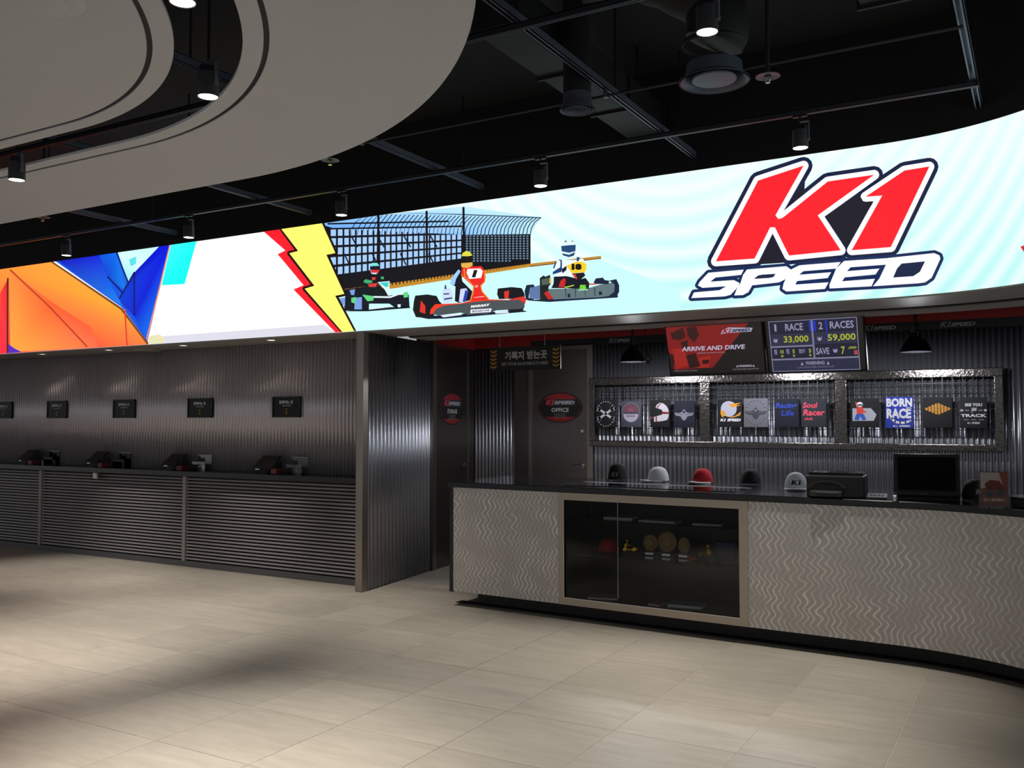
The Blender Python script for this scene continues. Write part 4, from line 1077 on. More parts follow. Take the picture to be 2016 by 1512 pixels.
MB().box((0, 0.0, 0.003), (0.17, 0.09, 0.006)).build('foot', GLASS, t)
o = MB().box((0, 0, 0), (0.15, 0.003, 0.21)).build('leaflet', ink((112, 50, 36)), t)
o.matrix_local = Matrix.Translation((0, 0.005, 0.118)) @ Matrix.Rotation(math.radians(-10), 4, 'X')
lf = plane_fn(Vector((0, 0.005, 0.118)) + Rh @ Vector((0, -0.0018, 0)), (1, 0, 0), Rh @ Vector((0, 0, 1)), Rh @ Vector((0, -1, 0)))
flat('leaflet_photo', t, lf, [[(-0.072, 0.10), (0.03, 0.10), (0.05, 0.02), (-0.072, 0.0)]], ink((150, 140, 132)), 1)
flat('leaflet_kart', t, lf, [[(-0.05, 0.03), (-0.02, 0.055), (0.03, 0.05), (0.05, 0.02), (0.04, -0.03), (-0.03, -0.04)]], ink((96, 34, 28)), 2)
flat('leaflet_wheel', t, lf, [disc((-0.03, -0.03), 0.02), disc((0.035, -0.025), 0.018)], ink((30, 24, 22)), 3)
flat('leaflet_band', t, lf, [[(-0.072, -0.055), (0.072, -0.045), (0.072, -0.08), (-0.072, -0.085)]], ink((150, 66, 38)), 2)
letters(t, lf, 'K1 SPEED', (0, -0.066), 0.11, 0.016, ink((225, 200, 170)), 3, 0.04)
x, y, _ = on_top(2004, 1001); t = empty('cash_box', (x + 0.03, y + 0.12, ZW), (0, 0, -0.2)); tag(t, 'low black cash box at the right edge beside the leaflet holder', 'box')
MB().bx(-0.09, 0.16, -0.1, 0.1, 0, 0.055, 0.004).build('box_body', BLACKP, t)
MB().bx(-0.095, 0.165, -0.105, 0.105, 0.055, 0.066, 0.003).build('lid', BLACKG, t)

# ------------------------------------------------------------------ shirt rack on the back wall
YR = YB - 0.065
rk = empty('shirt_rack', (-2.3, YR, 1.33)); tag(rk, 'galvanised frame with three wire grids holding folded shirts', 'rack')
posts = ((-4.31, -4.245), (-3.05, -2.945), (-1.705, -1.60), (-0.35, -0.28))
for a, c in posts: hold(rk, MB().bx(a, c, YR - 0.02, YR + 0.05, 1.335, 2.08, 0.006).build('post', GALV_T))
hold(rk, MB().bx(-4.31, -0.28, YR - 0.028, YR + 0.05, 2.005, 2.085, 0.008).build('top_rail', GALV_T),
     MB().bx(-4.31, -0.28, YR - 0.024, YR + 0.05, 1.335, 1.40, 0.008).build('bottom_rail', GALV_T))
for (a, a1), (c, c1) in zip(posts[:-1], posts[1:]):
    b = MB(); x0, x1 = a1, c
    n = max(4, round((x1 - x0) / 0.085))
    for k in range(1, n): b.box((x0 + (x1 - x0) * k / n, YR - 0.012, 1.70), (0.006, 0.006, 0.62))
    for z in (1.46, 1.53, 1.62, 1.72, 1.82, 1.89, 1.955): b.box(((x0 + x1) / 2, YR - 0.018, z), (x1 - x0, 0.006, 0.006))
    hold(rk, b.build('wire_grid', mat('black_wire', (10, 10, 18), rough=0.4)))
def shirt(u0, u1, v0, v1, m, label):
    y = YR - 0.042
    p = at_y(u0, v1, y); q = at_y(u1, v0, y)
    w = q.x - p.x; h = q.z - p.z
    t = empty('folded_shirt', ((p.x + q.x) / 2, y, p.z)); tag(t, label, 'shirt', 'folded shirts on the wire grids')
    b = MB(); b.box((0, 0, h / 2), (w, 0.022, h), None, 0.007); body = b.build('shirt_body', m, t, 40)
    MB().bx(-w * .48, w * .48, 0.012, 0.016, h * .02, h * .99).build('backing_card', WHITE, t)
    MB().tube([(0, 0.004, h - 0.004), (0, -0.004, h + 0.018), (0, 0.012, h + 0.030), (0, 0.022, h + 0.018)], 0.0025, 6).build('hook', CHROME, t)
    fn0 = plane_fn((0, -0.0112, 0), (1, 0, 0), (0, 0, 1), (0, -1, 0))
    fn = lambda a_, b_, k: fn0((a_ - 0.5) * w, b_ * h, k)       # print measured in widths and heights
    return body, fn, w, h
def cloth(col): return mat('shirt_%d_%d_%d' % col, col, rough=0.85, bump=0.12, scale=240)
WH = ink((188, 186, 192))
t, fn, w, h = shirt(1173, 1214, 787, 841, cloth((12, 12, 16)), 'black shirt with two crossed spanners, leftmost on the rack')
sp = []
for sx in (1, -1):
    pts = [(0.5 - sx * 0.34, 0.30), (0.5 + sx * 0.34, 0.68)]
    sp += stroke_polys(pts, 0.045, False)
    for e, a0 in ((pts[0], math.radians(180 if sx > 0 else 0)), (pts[1], math.radians(0 if sx > 0 else 180))):
        arc = [(e[0] + 0.085 * math.cos(a0 + f), e[1] + 0.07 * math.sin(a0 + f)) for f in [0.9 + k * (4.5 / 10) for k in range(11)]]
        sp += stroke_polys(arc, 0.035, False)
flat('spanner_print', t, fn, sp, WH, 2)
flat('ring_print', t, fn, [disc((0.5 + 0.45 * math.cos(a), 0.49 + 0.45 * math.sin(a)), 0.028, 0.02, 8) for a in [math.pi / 12 * k for k in range(24)] if abs(math.sin(a)) > 0.35], WH, 2)
t, fn, w, h = shirt(1223, 1263, 789, 841, cloth((66, 66, 80)), 'grey shirt with a round red and white badge')
flat('badge_ring', t, fn, [disc((0.5, 0.56), 0.44, 0.38, 30)], ink((110, 96, 108)), 1)
flat('badge_ring', t, fn, [disc((0.5, 0.56), 0.40, 0.345, 30)], ink((70, 60, 76)), 2)
flat('badge_red', t, fn, [disc((0.5, 0.57), 0.36, 0.30, 20, 0, math.pi)], ink((104, 62, 76)), 3)
flat('badge_white', t, fn, [disc((0.5, 0.50), 0.36, 0.30, 20, math.pi, 2 * math.pi)], ink((168, 160, 178)), 3)
letters(t, fn, 'K1', (0.5, 0.66), 0.2, 0.07, ink((170, 80, 90)), 4, 0.05)
letters(t, fn, 'SPEED', (0.5, 0.42), 0.46, 0.07, ink((90, 80, 96)), 4, 0.04)
t, fn, w, h = shirt(1280, 1319, 787, 841, cloth((14, 12, 14)), 'black shirt with a big white and red racing helmet')
flat('helmet_print', t, fn, [[(0.30, 0.72), (0.36, 0.82), (0.5, 0.89), (0.68, 0.87), (0.84, 0.78), (0.94, 0.64), (0.96, 0.5), (0.93, 0.34), (0.85, 0.26), (0.6, 0.22), (0.22, 0.20), (0.22, 0.38), (0.44, 0.42), (0.62, 0.46), (0.66, 0.56), (0.60, 0.64)]], ink((190, 186, 196)), 2)
flat('helmet_band', t, fn, [[(0.40, 0.70), (0.52, 0.82), (0.62, 0.86), (0.52, 0.86), (0.36, 0.74)], [(0.64, 0.57), (0.96, 0.55), (0.95, 0.48), (0.62, 0.48)], [(0.30, 0.20), (0.36, 0.20), (0.36, 0.40), (0.30, 0.40)]], ink((120, 26, 30)), 3)
flat('chin_print', t, fn, [[(0.02, 0.28), (0.18, 0.30), (0.18, 0.40), (0.02, 0.38)]], ink((104, 24, 30)), 3)
def wings(t, fn, c, m, lay=2):
    flat('wing_print', t, fn, [[(0.04, 0.56), (0.30, 0.55), (0.42, 0.60), (0.46, 0.68), (0.54, 0.68), (0.58, 0.60), (0.70, 0.55), (0.96, 0.56), (0.90, 0.46), (0.66, 0.42), (0.60, 0.32), (0.5, 0.26), (0.40, 0.32), (0.34, 0.42), (0.10, 0.46)]], m, lay)
    flat('wing_detail', t, fn, stroke_polys([(0.12, 0.52), (0.40, 0.50)], 0.008, False) + stroke_polys([(0.88, 0.52), (0.60, 0.50)], 0.008, False) + [disc((0.5, 0.58), 0.06, 0.05, 14)], c, lay + 1)
t, fn, w, h = shirt(1327, 1368, 789, 842, cloth((22, 22, 40)), 'navy shirt with a pale winged emblem')
wings(t, fn, ink((44, 44, 64)), ink((128, 126, 140)))
t, fn, w, h = shirt(1414, 1461, 786, 841, cloth((14, 14, 18)), 'black shirt with a white helmet ball in orange flames')
flat('ball_print', t, fn, [disc((0.46, 0.66), 0.33, 0.28, 28)], ink((178, 176, 196)), 3)
flat('flame_print', t, fn, [[(0.44, 0.82), (0.98, 0.88), (0.74, 0.78), (0.98, 0.80), (0.62, 0.70)], [(0.12, 0.62), (0.28, 0.58), (0.34, 0.42), (0.18, 0.36), (0.12, 0.48)]], ink((214, 148, 40)), 4)
flat('flame_print', t, fn, [[(0.36, 0.38), (0.70, 0.40), (0.98, 0.56), (0.92, 0.42), (0.62, 0.34)]], ink((196, 132, 36)), 2)
letters(t, fn, 'K1 SPEED', (0.54, 0.26), 0.84, 0.10, ink((220, 220, 226)), 4, 0.06, 0.3)
t, fn, w, h = shirt(1465, 1512, 784, 841, cloth((104, 102, 112)), 'light grey shirt with a dark winged emblem')
wings(t, fn, ink((104, 102, 112)), ink((52, 52, 62)))
flat('ring_print', t, fn, [disc((0.5 + 0.42 * math.cos(a), 0.50 + 0.42 * math.sin(a)), 0.03, 0.022, 8) for a in [math.pi * (0.15 + 0.7 * k / 7) for k in range(8)] + [math.pi * (1.15 + 0.7 * k / 7) for k in range(8)]], ink((58, 58, 68)), 2)
t, fn, w, h = shirt(1525, 1573, 785, 841, cloth((14, 18, 34)), 'navy shirt with bright blue script lettering')
letters(t, fn, 'Racing', (0.5, 0.74), 0.84, 0.24, ink((26, 58, 168)), 2, 0.03, 0.2)
letters(t, fn, 'Life', (0.56, 0.50), 0.52, 0.20, ink((22, 48, 150)), 2, 0.03, 0.2)
t, fn, w, h = shirt(1578, 1627, 785, 841, cloth((36, 38, 46)), 'charcoal shirt with pink script lettering')
letters(t, fn, 'Soul', (0.36, 0.78), 0.56, 0.20, ink((206, 60, 84)), 2, 0.03, 0.2)
letters(t, fn, 'Racer', (0.52, 0.52), 0.84, 0.22, ink((214, 66, 90)), 2, 0.03, 0.2)
letters(t, fn, 'club', (0.30, 0.30), 0.34, 0.10, ink((206, 60, 84)), 2, 0.03, 0.2)
t, fn, w, h = shirt(1676, 1730, 784, 841, cloth((12, 12, 14)), 'black shirt with a small driver on a white arrow sign')
flat('arrow_print', t, fn, [[(0.06, 0.66), (0.72, 0.66), (0.92, 0.44), (0.82, 0.22), (0.06, 0.22)]], ink((150, 150, 158)), 2)
flat('trouser_print', t, fn, [[(0.20, 0.46), (0.46, 0.46), (0.56, 0.26), (0.42, 0.24), (0.34, 0.38), (0.28, 0.24), (0.12, 0.26)]], ink((30, 72, 160)), 3)
flat('jumper_print', t, fn, [[(0.20, 0.70), (0.44, 0.70), (0.46, 0.58), (0.56, 0.54), (0.54, 0.50), (0.44, 0.52), (0.44, 0.46), (0.22, 0.46)], [(0.20, 0.70), (0.16, 0.88), (0.21, 0.88), (0.26, 0.72)]], ink((190, 50, 36)), 4)
flat('helmet_print', t, fn, [disc((0.33, 0.79), 0.11, 0.09, 18)], ink((205, 204, 210)), 5)
flat('visor_print', t, fn, [[(0.23, 0.79), (0.43, 0.80), (0.42, 0.75), (0.25, 0.74)]], ink((20, 20, 24)), 6)
t, fn, w, h = shirt(1744, 1798, 781, 843, cloth((28, 44, 140)), 'bright blue shirt with big white slogan letters')
letters(t, fn, 'BORN', (0.5, 0.82), 0.92, 0.28, WH, 2, 0.05)
letters(t, fn, 'TO', (0.84, 0.63), 0.18, 0.08, WH, 2, 0.03)
letters(t, fn, 'RACE', (0.48, 0.47), 0.88, 0.32, WH, 2, 0.05)
flat('swash_print', t, fn, stroke_polys([(0.22, 0.30), (0.34, 0.21), (0.52, 0.17), (0.72, 0.18), (0.88, 0.24)], 0.035, False), WH, 2)
letters(t, fn, 'K1 SPEED', (0.58, 0.07), 0.60, 0.06, WH, 2, 0.03)
t, fn, w, h = shirt(1818, 1875, 782, 842, cloth((14, 13, 17)), 'black shirt with an orange chequered diamond')
flat('diamond_print', t, fn, [[(0.02, 0.62), (0.5, 0.82), (0.98, 0.62), (0.5, 0.42)]], ink((200, 138, 34)), 2)
sq = []
for i in range(9):
    for j in range(9):
        if (i + j) % 2: continue
        a0, b0 = 0.06 + i * 0.098, 0
        f0, f1, g0, g1 = i / 9, (i + .92) / 9, j / 9, (j + .92) / 9
        def dm(f, g): return (0.02 + 0.48 * (f + g) * 1.0, 0.62 + 0.20 * (f - g))
        sq.append([dm(f0, g0), dm(f1, g0), dm(f1, g1), dm(f0, g1)])
flat('check_print', t, fn, sq, ink((52, 34, 14)), 3)
t, fn, w, h = shirt(1890, 1944, 782, 843, cloth((13, 14, 18)), 'black shirt with pale track slogan, rightmost on the rack')
letters(t, fn, 'SEE YOU', (0.5, 0.76), 0.62, 0.10, WH, 2, 0.04)
flat('flag_print', t, fn, [[(0.42, 0.50), (0.44, 0.66), (0.62, 0.66), (0.60, 0.56), (0.46, 0.56), (0.45, 0.50)], disc((0.08, 0.58), 0.06, 0.04, 12), disc((0.92, 0.58), 0.06, 0.04, 12), [(0.2, 0.57), (0.34, 0.57), (0.34, 0.59), (0.2, 0.59)], [(0.68, 0.57), (0.82, 0.57), (0.82, 0.59), (0.68, 0.59)]], ink((150, 148, 156)), 2)
letters(t, fn, 'TRACK', (0.5, 0.41), 0.92, 0.10, WH, 2, 0.04)
flat('rule_print', t, fn, [[(0.14 + k * 0.27, 0.265), (0.32 + k * 0.27, 0.265), (0.32 + k * 0.27, 0.285), (0.14 + k * 0.27, 0.285)] for k in range(3)], ink((140, 138, 146)), 2)
letters(t, fn, 'K1 SPEED', (0.5, 0.17), 0.44, 0.06, WH, 2, 0.03)

# ------------------------------------------------------------------ hanging monitors
def monitor(x0, x1, label):
    tilt = math.radians(18.4); h = 0.474; w = x1 - x0
    t = empty('hanging_monitor', ((x0 + x1) / 2, 7.825, 2.02), (0, 0, 0)); tag(t, label, 'monitor', 'monitors hanging above the counter')
    R = Matrix.Rotation(tilt, 3, 'X')         # top leans towards the hall
    o = Vector((0, 0.05, 0.225)); ey = Vector((0, -math.sin(tilt), math.cos(tilt))); n = Vector((0, -math.cos(tilt), -math.sin(tilt)))
    hs = MB().box(o - n * 0.022, (w - 0.004, 0.044, h), R, 0.004).build('housing', BLACKP, t)
    MB().box(o - n * 0.055 + ey * 0.02, (0.3, 0.03, 0.25), R).build('wall_bracket', CHARC, t)
    MB().tube([o - n * 0.06 + ey * 0.02, o - n * 0.10 + ey * 0.12, Vector((0, 0.05 + 0.16, 0.80))], 0.018, 10).build('hanger', CHARC, t, 40)
    fn0 = plane_fn(o + n * 0.0005, (1, 0, 0), ey, n)
    fn = lambda a, b_, k: fn0((a - 0.5) * w, (0.5 - b_) * h, k)    # 0..1 across, 0..1 down
    return hs, fn
t, fn = monitor(-2.925, -2.035, 'hanging monitor with a red racing picture, left of the price monitor')
def R4(a0, b0, a1, b1): return [(a0, b0), (a1, b0), (a1, b1), (a0, b1)]
flat('screen', t, fn, [R4(0.02, 0.03, 0.98, 0.97)], tvp((28, 26, 28)), 1)
flat('red_picture', t, fn, [[(0.02, 0.04), (0.86, 0.04), (0.46, 0.86), (0.30, 0.86), (0.06, 0.88), (0.02, 0.5)]], tvp((150, 32, 34)), 2)
flat('dark_driver', t, fn, [[(0.24, 0.06), (0.34, 0.05), (0.36, 0.22), (0.30, 0.36), (0.24, 0.22)], [(0.06, 0.16), (0.20, 0.06), (0.22, 0.24), (0.16, 0.30), (0.08, 0.28)], [(0.16, 0.34), (0.24, 0.30), (0.22, 0.50), (0.17, 0.46)]], tvp((66, 26, 28)), 3)
flat('bright_kart', t, fn, [[(0.06, 0.46), (0.18, 0.46), (0.22, 0.80), (0.08, 0.86)], [(0.30, 0.66), (0.46, 0.62), (0.42, 0.84), (0.32, 0.86)]], tvp((186, 44, 40)), 3)
flat('dark_kart', t, fn, [[(0.20, 0.60), (0.30, 0.56), (0.34, 0.82), (0.22, 0.86)], [(0.36, 0.70), (0.44, 0.70), (0.42, 0.78), (0.36, 0.78)], [(0.03, 0.55), (0.07, 0.58), (0.07, 0.78), (0.03, 0.80)]], tvp((56, 22, 24)), 4)
flat('logo_plate', t, fn, [[(0.60, 0.15), (0.66, 0.10), (0.90, 0.13), (0.88, 0.20), (0.70, 0.20), (0.58, 0.22)]], tvp((196, 196, 220)), 5)
letters(t, fn, 'K1', (0.645, 0.165), 0.07, 0.085, tvp((190, 30, 60)), 6, 0.05, 0.3, True)
letters(t, fn, 'SPEED', (0.785, 0.165), 0.18, 0.05, tvp((44, 48, 90)), 6, 0.05, 0.3, True)
letters(t, fn, 'ARRIVE AND DRIVE', (0.485, 0.475), 0.64, 0.085, tvp((214, 206, 232)), 6, 0.035, 0.1, True)
letters(t, fn, 'INDOOR GO KART RACING', (0.46, 0.565), 0.28, 0.025, tvp((170, 150, 165)), 6, 0.02, 0, True)
letters(t, fn, 'INDOOR KART RACING', (0.18, 0.90), 0.24, 0.022, tvp((170, 140, 140)), 6, 0.02, 0, True)
letters(t, fn, 'WARNING', (0.79, 0.84), 0.13, 0.04, tvp((196, 196, 220)), 6, 0.04, 0, True)
flat('warning_mark', t, fn, [[(0.70, 0.86), (0.712, 0.82), (0.724, 0.86)], [(0.86, 0.86), (0.872, 0.82), (0.884, 0.86)]], tvp((196, 196, 220)), 6)
letters(t, fn, 'CAN BECOME ADDICTIVE', (0.79, 0.90), 0.26, 0.022, tvp((150, 150, 160)), 6, 0.02, 0, True)
t, fn = monitor(-2.030, -1.215, 'hanging monitor showing race prices, right of the red picture monitor')
flat('screen', t, fn, [R4(0.02, 0.03, 0.98, 0.97)], tvp((30, 29, 32)), 1)
NV1, NV2, PALE, YEL = tvp((34, 36, 66)), tvp((52, 54, 84)), tvp((176, 176, 214)), tvp((206, 214, 60))
flat('price_panel', t, fn, [R4(0.06, 0.05, 0.48, 0.26), R4(0.50, 0.05, 0.92, 0.26), R4(0.06, 0.52, 0.48, 0.72), R4(0.50, 0.50, 0.92, 0.72)], NV1, 2)
flat('price_panel', t, fn, [R4(0.06, 0.27, 0.48, 0.49), R4(0.50, 0.27, 0.92, 0.49), R4(0.06, 0.75, 0.92, 0.96)], NV2, 2)
flat('blue_tab', t, fn, [R4(0.46, 0.06, 0.485, 0.25), R4(0.50, 0.06, 0.53, 0.25), R4(0.62, 0.06, 0.63, 0.25), R4(0.63, 0.06, 0.64, 0.48)], tvp((30, 60, 210)), 3)
lines = []
for q in (R4(0.055, 0.04, 0.485, 0.50), R4(0.495, 0.04, 0.925, 0.735), R4(0.055, 0.515, 0.485, 0.735), R4(0.055, 0.75, 0.925, 0.965)):
    for i in range(4):
        (xa, ya), (xb, yb) = q[i], q[(i + 1) % 4]
        lines.append(R4(min(xa, xb) - .003, min(ya, yb) - .005, max(xa, xb) + .003, max(ya, yb) + .005))
flat('panel_border', t, fn, lines, PALE, 4)
for s_, c_, w_, h_, m_ in (('1', (0.12, 0.155), 0.02, 0.13, PALE), ('RACE', (0.31, 0.155), 0.18, 0.13, PALE), ('2', (0.575, 0.155), 0.04, 0.13, PALE), ('RACES', (0.78, 0.155), 0.23, 0.13, PALE),
                           ('₩', (0.11, 0.39), 0.045, 0.07, PALE), ('33,000', (0.32, 0.385), 0.25, 0.14, YEL), ('₩', (0.555, 0.39), 0.045, 0.07, PALE), ('59,000', (0.77, 0.385), 0.27, 0.14, YEL),
                           ('SAVE', (0.575, 0.615), 0.13, 0.12, PALE), ('₩', (0.70, 0.615), 0.045, 0.07, PALE), ('7', (0.775, 0.615), 0.035, 0.14, YEL), (',000', (0.865, 0.575), 0.08, 0.05, YEL),
                           ('10', (0.165, 0.60), 0.035, 0.07, YEL), ('5', (0.285, 0.60), 0.025, 0.07, YEL), ('5', (0.45, 0.60), 0.025, 0.07, YEL), ('평일', (0.10, 0.60), 0.03, 0.10, PALE), ('주말', (0.225, 0.60), 0.03, 0.10, PALE), ('할인가', (0.37, 0.60), 0.06, 0.08, PALE),
                           ('분', (0.165, 0.68), 0.03, 0.04, YEL), ('분', (0.285, 0.68), 0.025, 0.04, YEL), ('분', (0.45, 0.68), 0.025, 0.04, YEL),
                           ('WARNING', (0.49, 0.825), 0.19, 0.065, PALE), ('CAN BECOME ADDICTIVE', (0.49, 0.90), 0.37, 0.035, tvp((120, 120, 150)))):
    letters(t, fn, s_, c_, w_, h_, m_, 5, 0.02, 0, True)
flat('warning_mark', t, fn, [[(0.345, 0.86), (0.36, 0.80), (0.375, 0.86)], [(0.605, 0.86), (0.62, 0.80), (0.635, 0.86)]], PALE, 5)
flat('red_tab', t, fn, [R4(0.88, 0.62, 0.915, 0.70)], tvp((206, 80, 90)), 5)

# ------------------------------------------------------------------ hanging results sign
YH = 7.80
p = at_y(965, 733, YH); q = at_y(1104, 684, YH)
w = q.x - p.x; h = 0.232
t = empty('results_sign', ((p.x + q.x) / 2, YH, 2.11)); tag(t, 'hanging black sign with white Korean lettering and gold chevrons', 'sign')
MB().box((0, 0, h / 2), (w, 0.02, h), None, 0.002).build('board', BLACKP, t)
for s_ in (-0.36, 0.28): MB().tube([(w * s_, 0, h), (w * s_, 0, ZB - 0.012 - 2.11)], 0.003, 6).build('hanging_wire', CHROME, t)
fn = plane_fn((0, -0.0105, 0), (1, 0, 0), (0, 0, 1), (0, -1, 0))
letters(t, fn, '기록지', (-w * 0.14, h * 0.62), w * 0.27, h * 0.36, ink((176, 174, 178)), 2, 0.035)
letters(t, fn, '받는곳', (w * 0.18, h * 0.63), w * 0.28, h * 0.36, ink((176, 174, 178)), 2, 0.035)
letters(t, fn, 'GET YOUR RACE RESULTS HERE', (0.0, h * 0.27), w * 0.66, h * 0.13, ink((150, 148, 152)), 2, 0.03)
chv = []
for s_ in (-1, 1):
    for k in range(5):
        c_ = (s_ * w * 0.44, h * (0.84 - 0.165 * k))
        chv.append([(c_[0] - .034, c_[1] + .010), (c_[0], c_[1] - .006), (c_[0] + .034, c_[1] + .010), (c_[0] + .034, c_[1] - .006), (c_[0], c_[1] - .022), (c_[0] - .034, c_[1] - .006)])
flat('chevron', t, fn, chv, ink((178, 128, 34)), 2)

# ------------------------------------------------------------------ pendant lamps over the staff area
def pendant(x, label):
    t = empty('pendant_lamp', (x, 8.4, 2.197)); tag(t, label, 'lamp', 'black pendant lamps behind the counter')
    MB().lathe((0, 0, 0), [(0.122, -0.004), (0.125, 0.0), (0.118, 0.022), (0.098, 0.07), (0.070, 0.105), (0.040, 0.125), (0.036, 0.165), (0.030, 0.165), (0.034, 0.122), (0.064, 0.10), (0.092, 0.066), (0.112, 0.02), (0.118, 0.0), (0.122, -0.004)], 32, caps=False).build('shade', BLACKG, t, 50)
    MB().lathe((0, 0, 0.165), [(0.038, 0), (0.038, 0.012), (0.024, 0.02), (0.024, 0.06), (0.012, 0.07)], 20).build('lamp_cap', BLACKP, t, 40)
    MB().tube([(0, 0, 0.23), (0, 0, 0.603)], 0.013, 10).build('stem', BLACKP, t)
    MB().lathe((0, 0, 0.045), [(0.004, -0.03), (0.028, -0.022), (0.034, 0.0), (0.026, 0.03), (0.014, 0.06)], 18).build('bulb', mat('bulb_on', (255, 246, 235), emit=14.0), t, 60)
    ld = bpy.data.lights.new('pendant_light', 'POINT'); ld.energy = 36; ld.shadow_soft_size = 0.03; ld.color = (0.92, 0.95, 1.0)
    lo = bpy.data.objects.new('pendant_light', ld); COL.objects.link(lo); lo.parent = t; lo.location = (0, 0, -0.012)
pendant(-3.475, 'black bell-shaped pendant lamp left of the red picture monitor')
pendant(-2.19, 'black bell-shaped pendant lamp hidden behind the hanging monitors')
pendant(-0.90, 'black bell-shaped pendant lamp right of the price monitor')
p = at_y(1276, 706, 8.3); t = empty('diamond_tag', (p.x, 8.3, p.z - 0.06)); tag(t, 'small dark diamond tag hanging on a cord beside the left pendant lamp', 'tag')
MB().box((0, 0, 0.06), (0.08, 0.008, 0.08), Matrix.Rotation(math.pi / 4, 3, 'Y'), 0.002).build('plate', CHARC, t)
MB().tube([(0, 0, 0.112), (-0.03, 0, 0.2), (-0.035, 0, 2.80 - p.z + 0.06)], 0.004, 6).build('cord', BLACKP, t)
MB().lathe((0, -0.004, 0.06), [(0.016, 0), (0.014, 0.006)], 14, rot=Vector((0, -1, 0)).to_track_quat('Z', 'Y').to_matrix()).build('rivet', BASEG, t)

# ------------------------------------------------------------------ ceiling: beams, tracks, ducts, diffusers, sprinklers, spots
ZBm = 3.66
where = ['at the far left', 'second from the left', 'third from the left, beside the white ceiling edge', 'ending above the fence picture', 'at the right, near the curve of the video wall']
for X, wd in zip((-8.2, -6.25, -4.24, -2.30, -0.31), where):
    t = empty('ceiling_beam', (X, 5, ZBm)); tag(t, 'grey steel channel beam under the black ceiling, ' + wd, 'beam', 'ceiling channel beams')
    b = MB().bx(-0.024, -0.019, -9.0, 1.815, 0, 0.05).bx(0.019, 0.024, -9.0, 1.815, 0, 0.05).bx(-0.024, -0.010, -9.0, 1.815, 0, 0.004).bx(0.010, 0.024, -9.0, 1.815, 0, 0.004).bx(-0.024, 0.024, -9.0, 1.815, 0.046, 0.05)
    b.build('channel', STRUT, t)
    for y in (-1.4, 0.3, 1.5): MB().bx(-0.006, 0.006, y - 0.006, y + 0.006, 0.05, 4.4 - ZBm).build('hanger_rod', BLACK, t)
    MB().bx(-0.03, 0.03, 1.09, 1.11, -0.012, 0.01).build('clamp', STRUT, t)
TRK = mat('dark_track', (46, 46, 54), metal=0.3, rough=0.45)
for Y, wd, x1 in ((6.10, 'lighting track nearest the video wall', -0.30), (4.03, 'lighting track over the middle of the hall', -0.30)):
    t = empty('lighting_track', (-6, Y, 3.62)); tag(t, 'long thin dark ' + wd, 'track', 'lighting tracks')
    MB().bx(-7.6, x1 + 6, -0.014, -0.004, 0, 0.035).bx(-7.6, x1 + 6, 0.004, 0.014, 0, 0.035).bx(-7.6, x1 + 6, -0.014, 0.014, 0.03, 0.036).build('rail', TRK, t)
    MB().bx(x1 + 6, x1 + 6.02, -0.016, 0.016, 0, 0.038).build('end_cap', BLACKP, t)
t = empty('conduit_pipe', (-6, 5.155, 3.63)); tag(t, 'thin dark conduit pipe running between the two lighting tracks', 'pipe')
MB().tube([(-7.6, 0, 0), (5.7, 0, 0)], 0.010, 8).build('pipe', TRK, t)
b = MB()
for x in (-2.2, -0.25, 1.76, 3.7): b.bx(x - 0.012, x + 0.012, -0.016, 0.016, -0.012, 0.03)
b.build('pipe_clip', STRUT, t)

lamp_proto = None
def track_light(x, y, z, label, group, tilt=(0, 0), top=3.62, power=1.0, cone=56):
    """z is the height of the lens; the stem rises to the track at top."""
    t = empty('track_light', (x, y, z)); tag(t, label, 'spotlight', group)
    hs = MB().lathe((0, 0, 0), [(0.047, 0.004), (0.050, 0.0), (0.051, 0.004), (0.051, 0.118), (0.046, 0.122)], 28, caps=False).lathe((0, 0, 0.118), [(0.046, 0), (0.046, 0.004)], 28).build('housing', CHARC, t, 40)
    b = MB()
    for k in range(9): b.box((-0.036 + 0.009 * k, 0, 0.137), (0.003, 2 * math.sqrt(max(1e-4, 0.042 ** 2 - (-0.036 + 0.009 * k) ** 2)), 0.032))
    b.build('heat_sink', CHARC, hs)
    MB().lathe((0, 0, 0.003), [(0.046, 0), (0.046, 0.003)], 28).build('lens', LAMP_ON, hs)
    MB().bx(0.052, 0.058, -0.010, 0.010, 0.055, 0.175).bx(0.0, 0.058, -0.010, 0.010, 0.172, 0.178).bx(0.050, 0.060, -0.014, 0.014, 0.05, 0.066).build('bracket', STRUT, t)
    MB().tube([(0, 0, 0.175), (0, 0, max(0.2, top - z))], 0.007, 8).build('stem', BLACKP, t)
    MB().bx(-0.045, 0.045, -0.013, 0.013, max(0.2, top - z) - 0.012, max(0.2, top - z) + 0.002).build('track_adapter', BLACKP, t)
    ld = bpy.data.lights.new('spot_beam', 'SPOT'); ld.energy = SPOT_W * power; ld.spot_size = math.radians(cone); ld.spot_blend = 1.0
    ld.shadow_soft_size = 0.045; ld.color = (1.0, 0.935, 0.84)
    lo = bpy.data.objects.new('spot_beam', ld); COL.objects.link(lo); lo.parent = t; lo.location = (0, 0, -0.01)
    lo.rotation_euler = (math.radians(tilt[0]), math.radians(tilt[1]), 0)
    return t
g = 'track spotlights along the video wall'
for X, wd, tl in ((-9.09, 'far left, above the orange picture', (0, 0)), (-7.17, 'above the cyan part of the picture', (0, 0)), (-5.24, 'above the lightning bolt', (0, 0)), (-3.27, 'above the white helmet kart', (-12, -3)), (-1.33, 'above the red logo', (-4, 3))):
    track_light(X, 6.10, 3.40, 'dark track spotlight along the video wall, ' + wd, g, tl)
track_light(-1.29, 4.03, 3.39, 'large dark track spotlight at the top right, below the black duct', g, (0, 0))
gs = 'spotlights hanging in the black ceiling slot'
